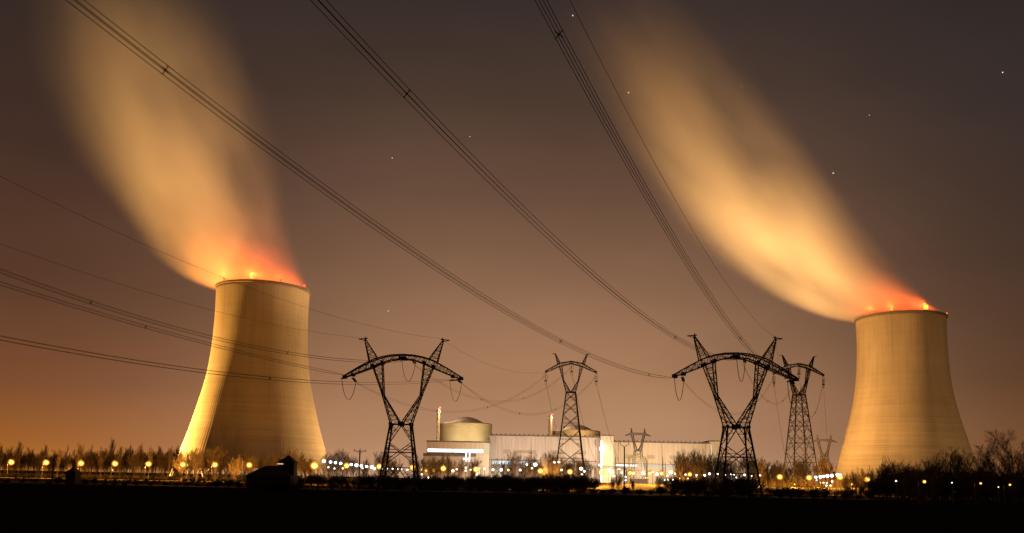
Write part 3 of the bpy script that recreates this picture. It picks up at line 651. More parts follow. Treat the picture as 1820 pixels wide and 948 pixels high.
def tall_pylon(loc, rz, label, K, mat=STEEL, loops=True, group='tall pylons behind', thick=1.28):
    """K: dictionary of the outline (heights and half widths in metres)"""
    t = root('pylon', loc, rz, label, 'pylon', group); WM, WB = .30 * thick, .12 * thick
    zw, b0, bw = K['zw'], K['b0'], K['bw']
    hx = lambda z: lerp(b0, bw, z / zw)
    C = lambda z: [Vector((-hx(z), -hx(z), z)), Vector((hx(z), -hx(z), z)), Vector((hx(z), hx(z), z)), Vector((-hx(z), hx(z), z))]
    mb = MB(); zs = K['zs']
    for k in range(4): mb.bar(C(0)[k], C(zw)[k], WM)
    for za, zb_ in zip(zs[:-1], zs[1:]):
        for k in range(4):
            k2 = (k + 1) % 4; a, b, c, d = C(za)[k], C(za)[k2], C(zb_)[k], C(zb_)[k2]
            mb.bar(a, d, WB * 1.2); mb.bar(b, c, WB * 1.2); zm = (za + zb_) / 2
            mb.bar(C(zm)[k], C(zm)[k2], WB)
            for f in (.25, .75):
                zz = lerp(za, zb_, f); g = abs(f - (1 if f > .5 else 0))
                mb.bar(C(zz)[k], a.lerp(d, f) if f < .5 else b.lerp(c, f), WB); mb.bar(C(zz)[k2], b.lerp(c, f) if f < .5 else a.lerp(d, f), WB)
    for k in range(4): mb.bar(C(zw)[k], C(zw)[(k + 1) % 4], WM)
    mb.build('lower_body', mat, t)
    for s in (-1, 1):
        mb = MB(); d = K.get('d', .9)
        def sec(xo, xi, z_o, z_i, dd): return [Vector((s * xo, -dd, z_o)), Vector((s * xi, -dd, z_i)), Vector((s * xi, dd, z_i)), Vector((s * xo, dd, z_o))]
        A = sec(bw, .1, zw, zw + .1, bw * .6); B = sec(*K['knee'], d); Ct = sec(K['fo'], K['fi'], K['zf'], K['zf'] + .3, d)
        boxgirder(mb, secs_between(A, B, 4), WM * .8, WB); boxgirder(mb, secs_between(B, Ct, 4), WM * .8, WB); mb.build('fork', mat, t)
    mb = MB()
    for s in (-1, 1):
        secs = []
        for i in range(len(K['up']) - 1):
            (xa, za), (xb, zb_) = K['up'][i], K['up'][i + 1]; (xc, zc_), (xd, zd) = K['lo'][i], K['lo'][i + 1]; d0 = lerp(.9, .2, i / (len(K['up']) - 1)); d1 = lerp(.9, .2, (i + 1) / (len(K['up']) - 1))
            part = secs_between([(s * xa, -d0, za), (s * xa, d0, za), (s * xc, d0, zc_), (s * xc, -d0, zc_)], [(s * xb, -d1, zb_), (s * xb, d1, zb_), (s * xd, d1, zd), (s * xd, -d1, zd)], 3); secs += part if not secs else part[1:]
        boxgirder(mb, secs, WM * .85, WB)
    mb.build('crossarm', mat, t)
    for s in (-1, 1):
        (xa, za), (xb, zb_), (xt, zt) = K['pk']
        mb = MB(); boxgirder(mb, secs_between([(s * xa, -.7, za), (s * xa, .7, za), (s * xb, .7, zb_), (s * xb, -.7, zb_)], [(s * xt, -.1, zt), (s * xt, .1, zt), (s * (xt - .25), .1, zt), (s * (xt - .25), -.1, zt)], 4), WM * .7, WB)
        mb.bar((s * (xt - .4), 0, zt), (s * (xt + 1.3), 0, zt + .1), WB * 1.6); mb.build('earthwire_peak', mat, t)
    if loops:
        for x, z in ((-K['up'][-1][0] + .4, K['lo'][-1][1]), (0.3, K['lo'][0][1]), (K['up'][-1][0] - .4, K['lo'][-1][1])):
            mb = MB(); insulator(mb, (x, 0, z), (x, 0, z - 3.6), .24, 9); mb.box(x - .5, x + .5, -.3, .3, z - 4.0, z - 3.55); mb.build('insulator_string', GLASSI, t)
            mb = MB(); jumper(mb, (x - .9, -.8, z - .6), (x + .9, .8, z - .6), 5.0, .05); mb.build('jumper_loop', WIRE, t)
    return t
KM = dict(zw=43.8, b0=7.3, bw=2.1, zs=[0, 9.5, 18.5, 26.5, 33.5, 39.2, 43.8], knee=(3.75, 3.25, 49.8, 49.2), fo=5.4, fi=4.1, zf=55.6,
          up=[(0, 57.9), (5.3, 57.0), (11.8, 53.2)], lo=[(0, 56.9), (5.2, 55.5), (11.7, 52.6)], pk=[(6.0, 56.2), (4.9, 57.0), (7.35, 61.3)])
KF = dict(zw=31.0, b0=6.2, bw=2.9, zs=[0, 10, 18, 25, 31], knee=(4.0, 2.6, 36.5, 36.5), fo=6.2, fi=4.6, zf=45.0,
          up=[(0, 46.8), (6.4, 46.8), (11.4, 44.6)], lo=[(0, 45.3), (6.4, 45.2), (11.4, 44.1)], pk=[(6.6, 46.6), (5.4, 46.8), (6.2, 51.0)])
def flat(v): return Vector((v.x, v.y, 0))
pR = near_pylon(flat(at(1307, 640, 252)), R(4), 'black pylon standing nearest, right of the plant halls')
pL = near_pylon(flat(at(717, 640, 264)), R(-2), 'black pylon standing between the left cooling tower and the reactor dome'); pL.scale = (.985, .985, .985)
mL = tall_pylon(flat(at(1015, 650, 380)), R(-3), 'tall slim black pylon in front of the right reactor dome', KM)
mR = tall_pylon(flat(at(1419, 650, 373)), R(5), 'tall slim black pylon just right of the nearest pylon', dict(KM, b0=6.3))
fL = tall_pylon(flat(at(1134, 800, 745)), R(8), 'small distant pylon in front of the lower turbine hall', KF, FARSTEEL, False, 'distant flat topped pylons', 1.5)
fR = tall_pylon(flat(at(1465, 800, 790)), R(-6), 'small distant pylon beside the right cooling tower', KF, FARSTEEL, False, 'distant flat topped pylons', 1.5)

# ------------------------------------------------------------------ conductors
def wp(p, v):
    c, s = math.cos(p.rotation_euler.z), math.sin(p.rotation_euler.z); k = p.scale.x
    return p.location + Vector(((v[0] * c - v[1] * s) * k, (v[0] * s + v[1] * c) * k, v[2] * k))
def bundle(curve, label, group, nw, side, r, spacers, n=60, name='conductor_bundle', cat='cable bundle'):
    """curve: function t in 0..1 -> point; the wires of one bundle are kept apart by spacers"""
    p0 = curve(0.0); t = root(name, p0, 0, label, cat, group)
    pts = [curve(i / n) for i in range(n + 1)]
    d = (pts[-1] - pts[0]); d.z = 0; d.normalize(); lat = Vector((-d.y, d.x, 0))
    h = side / 2
    offs = {1: [(0, 0)], 2: [(0, h), (0, -h)], 4: [(-h, h), (h, h), (h, -h), (-h, -h)]}[nw]
    def o_at(i, a, b):
        f = min(1.0, i / 2.5) if nw > 1 else 1
        return pts[i] - p0 + lat * a * f + Vector((0, 0, b * f))
    for a, b in offs:
        mb = MB(); mb.tube([o_at(i, a, b) for i in range(n + 1)], r, 5); mb.build('wire', WIRE, t)
    for s in spacers:
        c = curve(s) - p0; mb = MB()
        if nw == 4:
            mb.bar(c + lat * -h + Vector((0, 0, -h)), c + lat * h + Vector((0, 0, h)), .065); mb.bar(c + lat * -h + Vector((0, 0, h)), c + lat * h + Vector((0, 0, -h)), .065); mb.ball(c, .11, 8, 5)
            for a, b in offs: mb.ball(c + lat * a + Vector((0, 0, b)), .075, 6, 4)
        else:
            mb.bar(c + Vector((0, 0, -h)), c + Vector((0, 0, h)), .12); mb.ball(c, .2, 6, 4)
        mb.build('spacer', STEEL, t)
    return t
def para(P1, th, a, b, T):
    d = Vector((math.cos(th), math.sin(th), 0)); P1 = Vector(P1)
    return lambda t: P1 + d * (t * T) + Vector((0, 0, a * t * T + b * (t * T) ** 2))
THR, THL = R(246.42), R(246.85)
RG, LG = 'cables sweeping overhead to the nearest pylon', 'cables running from the left to the left pylon'
SP = 4
bundle(para((48.04, 252, 35.39), THR, -.10286, .000623, 272), 'four wire bundle crossing the left plume down to the nearest pylon', RG, 4, .62, .032, (.10, .355, .727))
bundle(para((67.24, 252, 41.23), THR, -.12823, .000614, 272), 'four wire bundle falling through the middle sky to the nearest pylon', RG, 4, .62, .032, (.115, .30, .712))
bundle(para((83.45, 252, 36.41), THR, -.11012, .000699, 272), 'four wire bundle falling steeply left of the right plume', RG, 4, .62, .032, (.36, .735))
bundle(para((78.91, 252, 48.85), THR, -.09118, .000655, 272), 'single thin earth wire falling past the edge of the right plume', RG, 1, .1, .03, (), name='earth_wire', cat='cable')
bundle(para((-52.68, 264, 35.77), THL, -.0121, .000382, 190), 'middle bundle of wires from the left, meeting the outer left arm of its pylon', LG, 4, .6, .031, (.42, .80))
bundle(para((-34.57, 264, 40.42), THL, -.15431, .001000, 190), 'upper bundle of wires from the left, ending under the pylon arch', LG, 4, .6, .031, (.30, .61))
bundle(para((-18.09, 264, 35.19), THL, -.17235, .000645, 210), 'lowest bundle of wires from the left, passing across to the right arm', LG, 4, .6, .031, (.42, .8))
bundle(para((-21.64, 264, 47.86), THL, -.11272, .00083, 200), 'thin earth wire crossing just below the left tower rim', LG, 1, .1, .03, (), name='earth_wire', cat='cable')
bundle(para((-46.57, 264, 47.56), THL, -.10972, .000754, 200), 'thin earth wire crossing the left tower well below its rim', LG, 1, .1, .03, (), name='earth_wire', cat='cable')
def span(a, b, sag): return lambda t: a.lerp(b, t) + Vector((0, 0, -4 * sag * t * (1 - t)))
def link(pa, va, pb, vb, sag, label, nw=2, r=.035, group='slack spans to the tall pylons'):
    bundle(span(wp(pa, va), wp(pb, vb), sag), label, group, nw, .55, r, (.35, .62) if nw > 1 else (), 30, 'conductor_bundle' if nw > 1 else 'earth_wire', 'cable bundle' if nw > 1 else 'cable')
link(pL, (-16, 1.8, 34.6), mL, (-11.4, 0, 51.5), 13.0, 'slack span from the left pylon to the left arm of the slim pylon')
link(pL, (2.8, 1.8, 40.7), mL, (.3, 0, 55.5), 14.0, 'slack span from the left pylon to the arch of the slim pylon')
link(pL, (18.7, 1.8, 34.6), mL, (11.4, 0, 51.5), 13.5, 'slack span from the left pylon to the right arm of the slim pylon')
link(pL, (12.6, 0, 48.2), mL, (7.3, 0, 61.2), 9.5, 'thin earth wire between the left pylon and the slim pylon by the dome', 1, .03)
link(pR, (-15.4, 1.8, 34.5), mR, (-11.4, 0, 51.5), 13.0, 'slack span from the nearest pylon to the left arm of the slim pylon')
link(pR, (2.8, 1.8, 40.7), mR, (.3, 0, 55.5), 14.0, 'slack span from the nearest pylon to the arch of the slim pylon')
link(pR, (18.7, 1.8, 34.6), mR, (11.4, 0, 51.5), 13.5, 'slack span from the nearest pylon to the right arm of the slim pylon')
link(pR, (12.6, 0, 48.2), mR, (-7.3, 0, 61.2), 6.0, 'thin earth wire between the nearest pylon and the slim pylon', 1, .03)
for (pp, x, z, px, py, lab) in ((mL, -11.4, 48.5, 1012, 831, 'down lead from the left arm of the slim pylon by the dome'), (mL, .3, 53, 1064, 832, 'down lead from the arch of the slim pylon by the dome'), (mL, 11.4, 48.5, 1108, 833, 'down lead from the right arm of the slim pylon by the dome'),
                             (mR, -11.4, 48.5, 1403, 837, 'down lead from the left arm of the right slim pylon'), (mR, .3, 53, 1440, 838, 'down lead from the arch of the right slim pylon'), (mR, 11.4, 48.5, 1476, 839, 'down lead from the right arm of the right slim pylon')):
    a = wp(pp, (x, 0, z)); b = at(px, py, 620)
    bundle(span(a, b, 6.0), lab, 'down leads into the switchyard', 2, .5, .045, (.4, .7), 30)
# switchyard gantries that carry the down leads
def gantry(px0, px1, pyt, Y, label, mat, group='switchyard gantries', legs=2):
    x0, x1 = xof(px0, Y, pyt), xof(px1, Y, pyt); z = zof((px0 + px1) / 2, pyt, Y); w = (x1 - x0) / 2
    t = root('gantry', ((x0 + x1) / 2, Y, 0), 0, label, 'gantry', group)
    xs = [-w + 2 * w * i / (legs - 1) for i in range(legs)]
    for x in xs:
        mb = MB(); q = .55
        boxgirder(mb, secs_between([(x - 1.0, -1.0, 0), (x + 1.0, -1.0, 0), (x + 1.0, 1.0, 0), (x - 1.0, 1.0, 0)], [(x - q, -q, z), (x + q, -q, z), (x + q, q, z), (x - q, q, z)], 7), .26, .14); mb.build('leg', mat, t)
    mb = MB(); boxgirder(mb, secs_between([(-w, -.6, z), (-w, .6, z), (-w, .6, z + 1.4), (-w, -.6, z + 1.4)], [(w, -.6, z), (w, .6, z), (w, .6, z + 1.4), (w, -.6, z + 1.4)], max(6, int(2 * w / 3))), .26, .14); mb.build('beam', mat, t)
    return t
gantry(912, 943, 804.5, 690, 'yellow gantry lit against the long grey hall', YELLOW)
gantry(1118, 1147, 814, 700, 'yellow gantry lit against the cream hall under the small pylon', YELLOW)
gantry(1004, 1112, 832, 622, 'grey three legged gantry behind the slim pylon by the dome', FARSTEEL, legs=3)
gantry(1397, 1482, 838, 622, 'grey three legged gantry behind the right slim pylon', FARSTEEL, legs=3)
def mast(px, pyt, Y, label):
    z = zof(px, pyt, Y); t = root('lightning_mast', gnd(px, Y), 0, label, 'mast', 'thin masts in the switchyard')
    mb = MB(); q = .7; boxgirder(mb, secs_between([(-q, -q, 0), (q, -q, 0), (q, q, 0), (-q, q, 0)], [(-.12, -.12, z * .8), (.12, -.12, z * .8), (.12, .12, z * .8), (-.12, .12, z * .8)], 9), .16, .09); mb.build('lattice_shaft', FARSTEEL, t)
    mb = MB(); mb.quadring((0, 0, z * .8), (0, 0, z), .12, .05, 6); mb.build('tip', FARSTEEL, t)
for px, pyt, Y, lab in ((943.5, 788, 680, 'thin mast before the grey hall, right of the yellow gantry'), (978, 797, 690, 'thin mast before the grey hall, left of the slim pylon'), (1178, 800, 690, 'thin mast right of the small pylon before the cream hall'), (1182.5, 812, 660, 'shorter thin mast before the cream hall'), (1150, 806, 690, 'thin mast right beside the small distant pylon'), (1094, 800, 690, 'thin mast left of the small distant pylon')): mast(px, pyt, Y, lab)

# ------------------------------------------------------------------ lamps
def lamp_post(name, cat, px, py, Y, label, group, mat, r, light=None, arm=True):
    r *= Y / (440 if arm else 640); p = at(px, py, Y); z = p.z; t = root(name, (p.x - (1.7 if arm else 0), Y, 0), 0, label, cat, group)
    h = z + r * .9 if arm else z - r
    mb = MB(); mb.quadring((0, 0, 0), (0, 0, h), .15, .09, 6)
    if arm: mb.bar((0, 0, h), (1.5, 0, h + r * .85 + .1), .12)
    mb.build('pole', POLEM, t)
    if arm:
        mb = MB(); mb.box(1.1, 2.3, -.35, .35, h + r * .85, h + r * .85 + .25); mb.build('lamp_housing', POLEM, t)
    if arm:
        mb = MB(); mb.ball((1.7, 0, z), r * 1.6, 16, 12, .95); mb.build('halo_globe', HALO, t, True)  # glow halo round the lamp, modelled as an oversized ball
    mb = MB(); mb.ball((1.7 if arm else 0, 0, z), r, 12, 8, .9); mb.build('lamp', mat, t, True)
    if light: point_light('lamp_light', t, (1.7 if arm else 0, r * 1.8 + 1.0, z - r * 1.2 - .3), light[0], light[1], .35)
    return t
ROADG = 'sodium street lamps along the road'
ROAD = [(20, 822, 440), (82, 822.5, 440), (144, 824, 440), (204.5, 824.5, 440), (264, 825, 440), (325, 826, 440), (382, 826.5, 440), (443, 827, 440), (559, 828, 380), (616, 828, 440), (674, 829.5, 440), (733, 831.5, 440),
        (748, 835, 560), (758.5, 836, 560), (771, 836.5, 560), (788, 833, 480), (846, 834.5, 440), (960.5, 837.5, 338), (1013, 839, 338), (1068.5, 839.5, 440), (1120, 841, 460), (1155, 842, 460), (1176, 842, 460), (1226, 843.5, 292), (1386, 848, 366), (1438, 849.5, 362), (1493, 848.5, 366), (1541.5, 852.5, 366), (1643, 856.5, 228), (1743, 859.5, 228), (1795, 862, 228)]
for i, (px, py, Y) in enumerate(ROAD):
    r = {8: 1.5, 28: .6, 29: .4, 30: .4}.get(i, .8 if i in (12, 13, 14, 20, 21, 22, 23) else 1.05)
    pw = 5.5e4 * {8: 2.0, 23: .25, 28: .004, 29: .002, 30: .002}.get(i, .5 if i in (12, 13, 14) else .6 if i in (20, 21, 22) else .12 if i == 25 else .5 if i in (17, 18) else .6 if i in (24, 26, 27) else 1)
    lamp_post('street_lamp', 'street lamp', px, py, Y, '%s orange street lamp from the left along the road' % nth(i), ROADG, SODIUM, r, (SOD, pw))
WROW = [(575.5, 820), (587.4, 821.5), (596.2, 822.6), (605.5, 824), (624.2, 826), (633.5, 827.2), (642, 828.3), (651.6, 829.5), (660.9, 830.4), (665.5, 833.3)]
for i, (px, py) in enumerate(WROW):
    lamp_post('yard_lamp', 'yard lamp', px, py, 505 + i * 1.5, '%s white lamp from the left in the row beside the left cooling tower' % nth(i), 'white lamps beside the left cooling tower', WHITEG, 1.3 if i in (0, 5, 8) else 1.05, ((.85, .93, 1.0), 1.5e3), False)
EROW = [(1450, 848.5), (1457.3, 848), (1463, 847.2), (1470.5, 846.5), (1478.3, 845.7), (1488.6, 844.5), (1493.5, 844.5)]
for i, (px, py) in enumerate(EROW):
    lamp_post('yard_lamp', 'yard lamp', px, py, 368 + i * 1.5, '%s white lamp from the left in the row beside the right cooling tower' % nth(i), 'white lamps beside the right cooling tower', WHITEG, 1.25 if i in (1, 3, 4, 5) else 1.0, None, False)
# small lamps scattered through the plant: px, py, radius, colour (0 white 1 warm 2 sodium), lit
SMALL = [(583.7, 830.8, .5, 1), (594.5, 833, .45, 1), (609.5, 832.7, .5, 2), (644.4, 832.5, .35, 0), (679.3, 833.4, .35, 1), (687.6, 833.4, .45, 0), (697.8, 833.4, .35, 0), (707.7, 833.4, .4, 0), (713.4, 833.7, .4, 0), (724, 835.4, .45, 0), (730.5, 849.3, .35, 0), (749.8, 843.5, .4, 0), (749.3, 849.9, .4, 0), (761.8, 849.6, .5, 0), (665.5, 849.2, .35, 0),
         (805, 837.2, .75, 1), (811.7, 834.4, .5, 1), (827.8, 831.5, .5, 1), (827.8, 836.9, .5, 1), (836.4, 835.3, .45, 1), (861, 833.5, .55, 1), (876.2, 835.3, .7, 1), (891, 835.3, .7, 0), (903.2, 835.7, .55, 2), (924.5, 835.7, .55, 0), (936.4, 826.2, .45, 0), (951.4, 826.2, .95, 0), (945.6, 832.5, .55, 1), (985.4, 822, .45, 0), (993.3, 821.5, .5, 0), (998, 835.7, .6, 1), (1033, 833.3, .95, 1), (1038.4, 838, .5, 0), (1034.5, 843.6, .6, 1), (1066, 827, .6, 0),
         (1082, 835.3, .9, 1), (1088.4, 839.5, .95, 1), (1091, 846.3, .65, 1), (1105.3, 840.4, .5, 0), (1112, 848, .45, 0), (1112, 853.9, .4, 0), (1126, 841.5, .7, 2), (1143.3, 841.2, .8, 0), (1167.7, 842.9, .7, 0), (1186.3, 846, .45, 2), (1192.2, 839.5, .95, 0), (1181.2, 853.9, .5, 0), (1188, 853, .6, 0), (1196.4, 853.9, .5, 0), (1199.8, 842.1, .55, 2), (1207.4, 850.5, .5, 1), (1218.3, 843.8, .4, 0), (1222.6, 851, .4, 1), (1238, 844.6, .35, 0), (1252.5, 845, .55, 0), (1261, 842.4, .6, 0), (1275.4, 843.2, .45, 0), (1288.5, 844, .45, 0), (1299.5, 843.4, .5, 1), (1304, 844.5, .4, 0), (1309, 849.3, .45, 0), (1323.4, 844.5, .7, 1), (1336.2, 846.5, .4, 1), (1351, 845.2, .5, 1),
         (1457.3, 858.2, .5, 1), (1463.5, 858.2, .5, 1), (1469.4, 858.7, .45, 1), (1479, 856, .6, 1), (1468.7, 863.4, .5, 1), (1476, 863.4, .5, 1), (1451, 853.7, .4, 0), (1592.7, 855.2, .42, 1), (1692, 858.3, .34, 1), (1774.5, 866, .28, 1)]
MT = {0: WHITEG, 1: WARMG, 2: SODIUM}
GR = {0: ('small white lamp', 'small white plant lamps'), 1: ('small warm white lamp', 'small warm plant lamps'), 2: ('small amber lamp', 'small amber plant lamps')}
cnt = {0: 0, 1: 0, 2: 0}
for (px, py, r, k) in SMALL:
    Y = 640 if py < 845 else 560
    if px < 860: Y = 505
    elif px < 1062: Y = 338
    elif 1204 < px < 1370: Y = 292
    elif px > 1560: Y = 228
    elif px > 1440: Y = 372
    nm, gr = GR[k]
    lamp_post('yard_lamp', 'yard lamp', px, py, Y, '%s %s from the left along the foot of the plant' % (nth(cnt[k]), nm), gr, MT[k], r * 1.45, (((.9, .95, 1.0), (1, .78, .5), SOD)[k], 1.6e4 * (Y / 640) ** 2) if r >= .7 else None, False)
    cnt[k] += 1
for i, (px, py) in enumerate(((1352, 860), (1412, 861), (1466, 861), (1514, 861), (1552, 862))):  # lamps added to throw orange light on the bank
    lamp_post('yard_lamp', 'yard lamp', px, py, 462, '%s added low sodium lamp from the left, lighting the bank before the warehouse' % nth(i), 'added low lamps before the warehouse', SODIUM, .5, (SOD, 2.6e4), False)
# two white tube lights before the auxiliary building
for i, (px, pyt, pyb) in enumerate(((828.3, 807, 820), (834.3, 807, 821))):
    Y = 728; a = at(px, pyb, Y); b = at(px, pyt, Y); t = root('light_column', (a.x, Y, 0), 0, ('left' if i == 0 else 'right') + ' one of two glowing white columns below the white light band', 'light column', 'glowing columns by the auxiliary building')
    mb = MB(); mb.quadring((0, 0, 0), (0, 0, a.z), .2, .2, 6); mb.build('pole', POLEM, t)
    mb = MB(); mb.quadring((0, 0, a.z), (0, 0, b.z), .28, .28, 8); mb.ball((0, 0, b.z), .6, 8, 6); mb.build('lamp', WHITEG, t)

# ------------------------------------------------------------------ utility poles and field buildings
def wood_pole(px, pyt, Y, kind, label):
    z = zof(px, pyt, Y); t = root('utility_pole', gnd(px, Y), 0, label, 'utility pole', 'wooden utility poles')
    mb = MB(); mb.quadring((0, 0, 0), (0, 0, z), .26, .18, 8); mb.build('pole', WOOD, t)
    mb = MB()
    if kind == 'T': mb.bar((-1.9, 0, z - .35), (1.9, 0, z - .35), .18); mb.bar((-1, 0, z - .35), (0, 0, z - 1.2), .08); mb.bar((1, 0, z - .35), (0, 0, z - 1.2), .08)
    elif kind == 'Y': mb.bar((0, 0, z - .1), (-1.3, 0, z + .75), .16); mb.bar((0, 0, z - .1), (1.3, 0, z + .75), .16)
    else: mb.bar((-.6, 0, z - .3), (.6, 0, z - .3), .14)
    mb.build('crossarm', WOOD, t)
    for x, zz in {'T': ((-1.7, -.3), (0, .0), (1.7, -.3)), 'Y': ((-1.3, .75), (1.3, .75)), 'I': ((-.5, -.25), (.5, -.25))}[kind]:
        mb = MB(); insulator(mb, (x, 0, z + zz), (x, 0, z + zz + .55), .14, 4); mb.build('insulator', GLASSI, t)
    return t, z
wood_pole(637.5, 800, 258, 'T', 'wooden pole with a T crossarm left of the left pylon'); wood_pole(1109.5, 794, 262, 'Y', 'wooden pole with a V shaped crossarm before the lit meadow')
wood_pole(92, 816, 250, 'I', 'short thin pole beside the small hut on the left')
def barn():
    Y = 235; k = Y / 1500; c = gnd(484, Y); t = root('barn', c, R(3), 'dark barn with a turret roof before the left cooling tower', 'barn')
    X = lambda px: (px - 484) * k
    H = lambda py: zof(484, py, Y)
    x0, x1 = X(446), X(521); ze, zr = H(846), H(828)
    mb = MB(); mb.box(x0, x1, -4, 6, 0, ze); mb.build('wall', HOUSE, t)
    mb = MB(); b = [Vector(p) for p in ((x0 - .5, -4.6, ze), (x1, -4.6, ze), (x1, 6.6, ze), (x0 - .5, 6.6, ze), (X(470), 1, zr), (X(500), 1, zr))]
    mb.v += b; mb.f += [(0, 1, 5, 4), (1, 2, 5), (2, 3, 4, 5), (3, 0, 4), (3, 2, 1, 0)]; mb.build('roof', ROOFM, t)
    xa, xb = X(496), X(522); zt, za = H(822.5), H(809); ym = 1
    mb = MB(); mb.box(xa, xb, ym - 2.1, ym + 2.1, 0, zt); mb.build('turret_wall', HOUSE, t)
    mb = MB(); e0, e1 = X(491.5), X(525); mb.v += [Vector(p) for p in ((e0, ym - 2.7, zt), (e1, ym - 2.7, zt), (e1, ym + 2.7, zt), (e0, ym + 2.7, zt), ((xa + xb) / 2 - .2, ym, za), ((xa + xb) / 2 + .2, ym, za))]
    mb.f += [(0, 1, 5, 4), (1, 2, 5), (2, 3, 4, 5), (3, 0, 4), (3, 2, 1, 0)]; tr = mb.build('turret_roof', ROOFM, t)
    mb = MB(); mb.box(X(492.5), X(503), ym - 2.35, ym - 2.15, H(825.5), H(823.7)); mb.build('window', glow_mat('barn_light', (1, .7, .4), .8), t)
    mb = MB(); mb.box(X(460), X(467), -4.08, -3.9, 0, 2.6); mb.build('door', WOOD, t)
barn()
def hut():
    Y = 245; c = gnd(129, Y); t = root('hut', c, R(-6), 'small dark hut with a pointed roof among the left lamps', 'hut'); w = 9 * Y / 1500; ze = zof(129, 840, Y); zp = zof(129, 830.5, Y)
    mb = MB(); mb.box(-w, w, -1.4, 1.4, 0, ze); mb.build('wall', HOUSE, t)
    mb = MB(); mb.v += [Vector(p) for p in ((-w - .2, -1.7, ze), (w + .2, -1.7, ze), (w + .2, 1.7, ze), (-w - .2, 1.7, ze), (0, -.1, zp), (0, .1, zp))]; mb.f += [(0, 1, 4), (1, 2, 5, 4), (2, 3, 5), (3, 0, 4, 5), (3, 2, 1, 0)]; mb.build('roof', ROOFM, t)
    mb = MB(); mb.box(-.5, .4, -1.46, -1.38, 0, 2.0); mb.build('door', WOOD, t)
    mb = MB(); mb.quadring((0, 0, zp), (0, 0, zp + .9), .05, .04, 6); mb.build('finial', ROOFM, t)
hut()

# ------------------------------------------------------------------ trees
def grow(seed, H, kind):
    """returns (thick segments, thin segments) of a leafless tree of height about H"""
    rnd = random.Random(seed); thick, thin = [], []
    P = dict(poplar=dict(lv=4, ang=(14, 30), up=.34, ratio=(.52, .74), n=(4, 6), stems=1, bare=.16),
             bramble=dict(lv=4, ang=(20, 48), up=.10, ratio=(.55, .8), n=(3, 5), stems=8, bare=.02),
             bushy=dict(lv=4, ang=(15, 36), up=.24, ratio=(.52, .76), n=(3, 5), stems=5, bare=.08),
             round=dict(lv=5, ang=(26, 52), up=.10, ratio=(.58, .78), n=(3, 5), stems=1, bare=.22),
             shrub=dict(lv=3, ang=(16, 40), up=.2, ratio=(.5, .75), n=(3, 5), stems=7, bare=.02))[kind]
    def branch(p, d, L, r, lv):
        nseg = 4 if lv <= 1 else 3; q = p; pts = [p]
        for i in range(nseg):
            d = (d + Vector((rnd.gauss(0, .09), rnd.gauss(0, .09), rnd.gauss(0, .05) + P['up'] * .25))).normalized(); nq = q + d * (L / nseg)
            r0 = r * (1 - .7 * i / nseg); r1 = r * (1 - .7 * (i + 1) / nseg)
            (thick if lv <= 1 else thin).append((q, nq, r0, r1)); q = nq; pts.append(q)
        if lv >= P['lv']: return
        n = rnd.randint(*P['n']) + (3 if lv == 0 else 0)
        for k in range(n):
            lo = P['bare'] if lv == 0 else .15
            f = lo + (1 - lo) * (k + rnd.random()) / n; j = min(int(f * nseg), nseg - 1); b = pts[j].lerp(pts[j + 1], f * nseg - j)
            a = R(rnd.uniform(*P['ang'])); az = rnd.uniform(0, 2 * math.pi); u = d.cross(Vector((math.cos(az), math.sin(az), .3))).normalized()
            nd = (d * math.cos(a) + u * math.sin(a)); nd = (nd + Vector((0, 0, P['up']))).normalized()
            nl = L * rnd.uniform(*P['ratio']) * (1.15 - .55 * f if lv == 0 else 1 - .3 * f); branch(b, nd, nl, max(r * .45, .02), lv + 1)
    tot = {'poplar': .62, 'bushy': .48, 'bramble': .45, 'round': .42, 'shrub': .5}[kind] * H
    for s in range(P['stems']):
        az = rnd.uniform(0, 6.28); sp = 0 if P['stems'] == 1 else rnd.uniform(.1, .7 if kind in ('shrub', 'bramble') else .38)
        off = Vector((math.cos(az), math.sin(az), 0)) * (0 if P['stems'] == 1 else H * .015)
        branch(off, Vector((math.cos(az) * sp, math.sin(az) * sp, 1)).normalized(), tot * rnd.uniform(.8, 1.05), H * (.014 if P['stems'] == 1 else .008), 0)
    zmax = max(q.z for _, q, _, _ in thick + thin); k = H / zmax
    return [(p * k, q * k, a, b) for p, q, a, b in thick], [(p * k, q * k, a, b) for p, q, a, b in thin]
def tree_proto(seed, H, kind, tmat, cmat, twig=1.0):
    th, tn = grow(seed, H, kind)
    t = root('tree' if kind not in ('shrub', 'bramble') else 'shrub', (0, 0, -500))
    mb = MB()
    for p, q, a, b in th: mb.quadring(p, q, a, b, 5, False)
    mb.build('trunk' if kind not in ('shrub', 'bramble') else 'stems', tmat, t)
    mb = MB()
    for p, q, a, b in tn: mb.quadring(p, q, max(a, .016) * twig * .62, max(b, .010) * twig * .62, 3, False)
    mb.build('crown' if kind not in ('shrub', 'bramble') else 'twigs', cmat, t)
    t['_h'] = H; return t
PROTO = {'poplar': [tree_proto(10 + i, 20, 'poplar', BARK, TWIG, 2.1) for i in range(4)],
         'bushy': [tree_proto(30 + i, 12, 'bushy', BARK, TWIG, 1.9) for i in range(4)],
         'round': [tree_proto(50 + i, 18, 'round', SHRUBM, SHRUBM, 1.3) for i in range(4)],
         'dark': [tree_proto(70 + i, 12, 'bushy', SHRUBM, SHRUBM, 1.2) for i in range(3)],
         'bramble': [tree_proto(110 + i, 3, 'bramble', SHRUBM, SHRUBM, 1.6) for i in range(4)],
         'shrub': [tree_proto(90 + i, 5, 'shrub', SHRUBM, SHRUBM, 1.9) for i in range(4)]}
used = set(); trnd = random.Random(5)
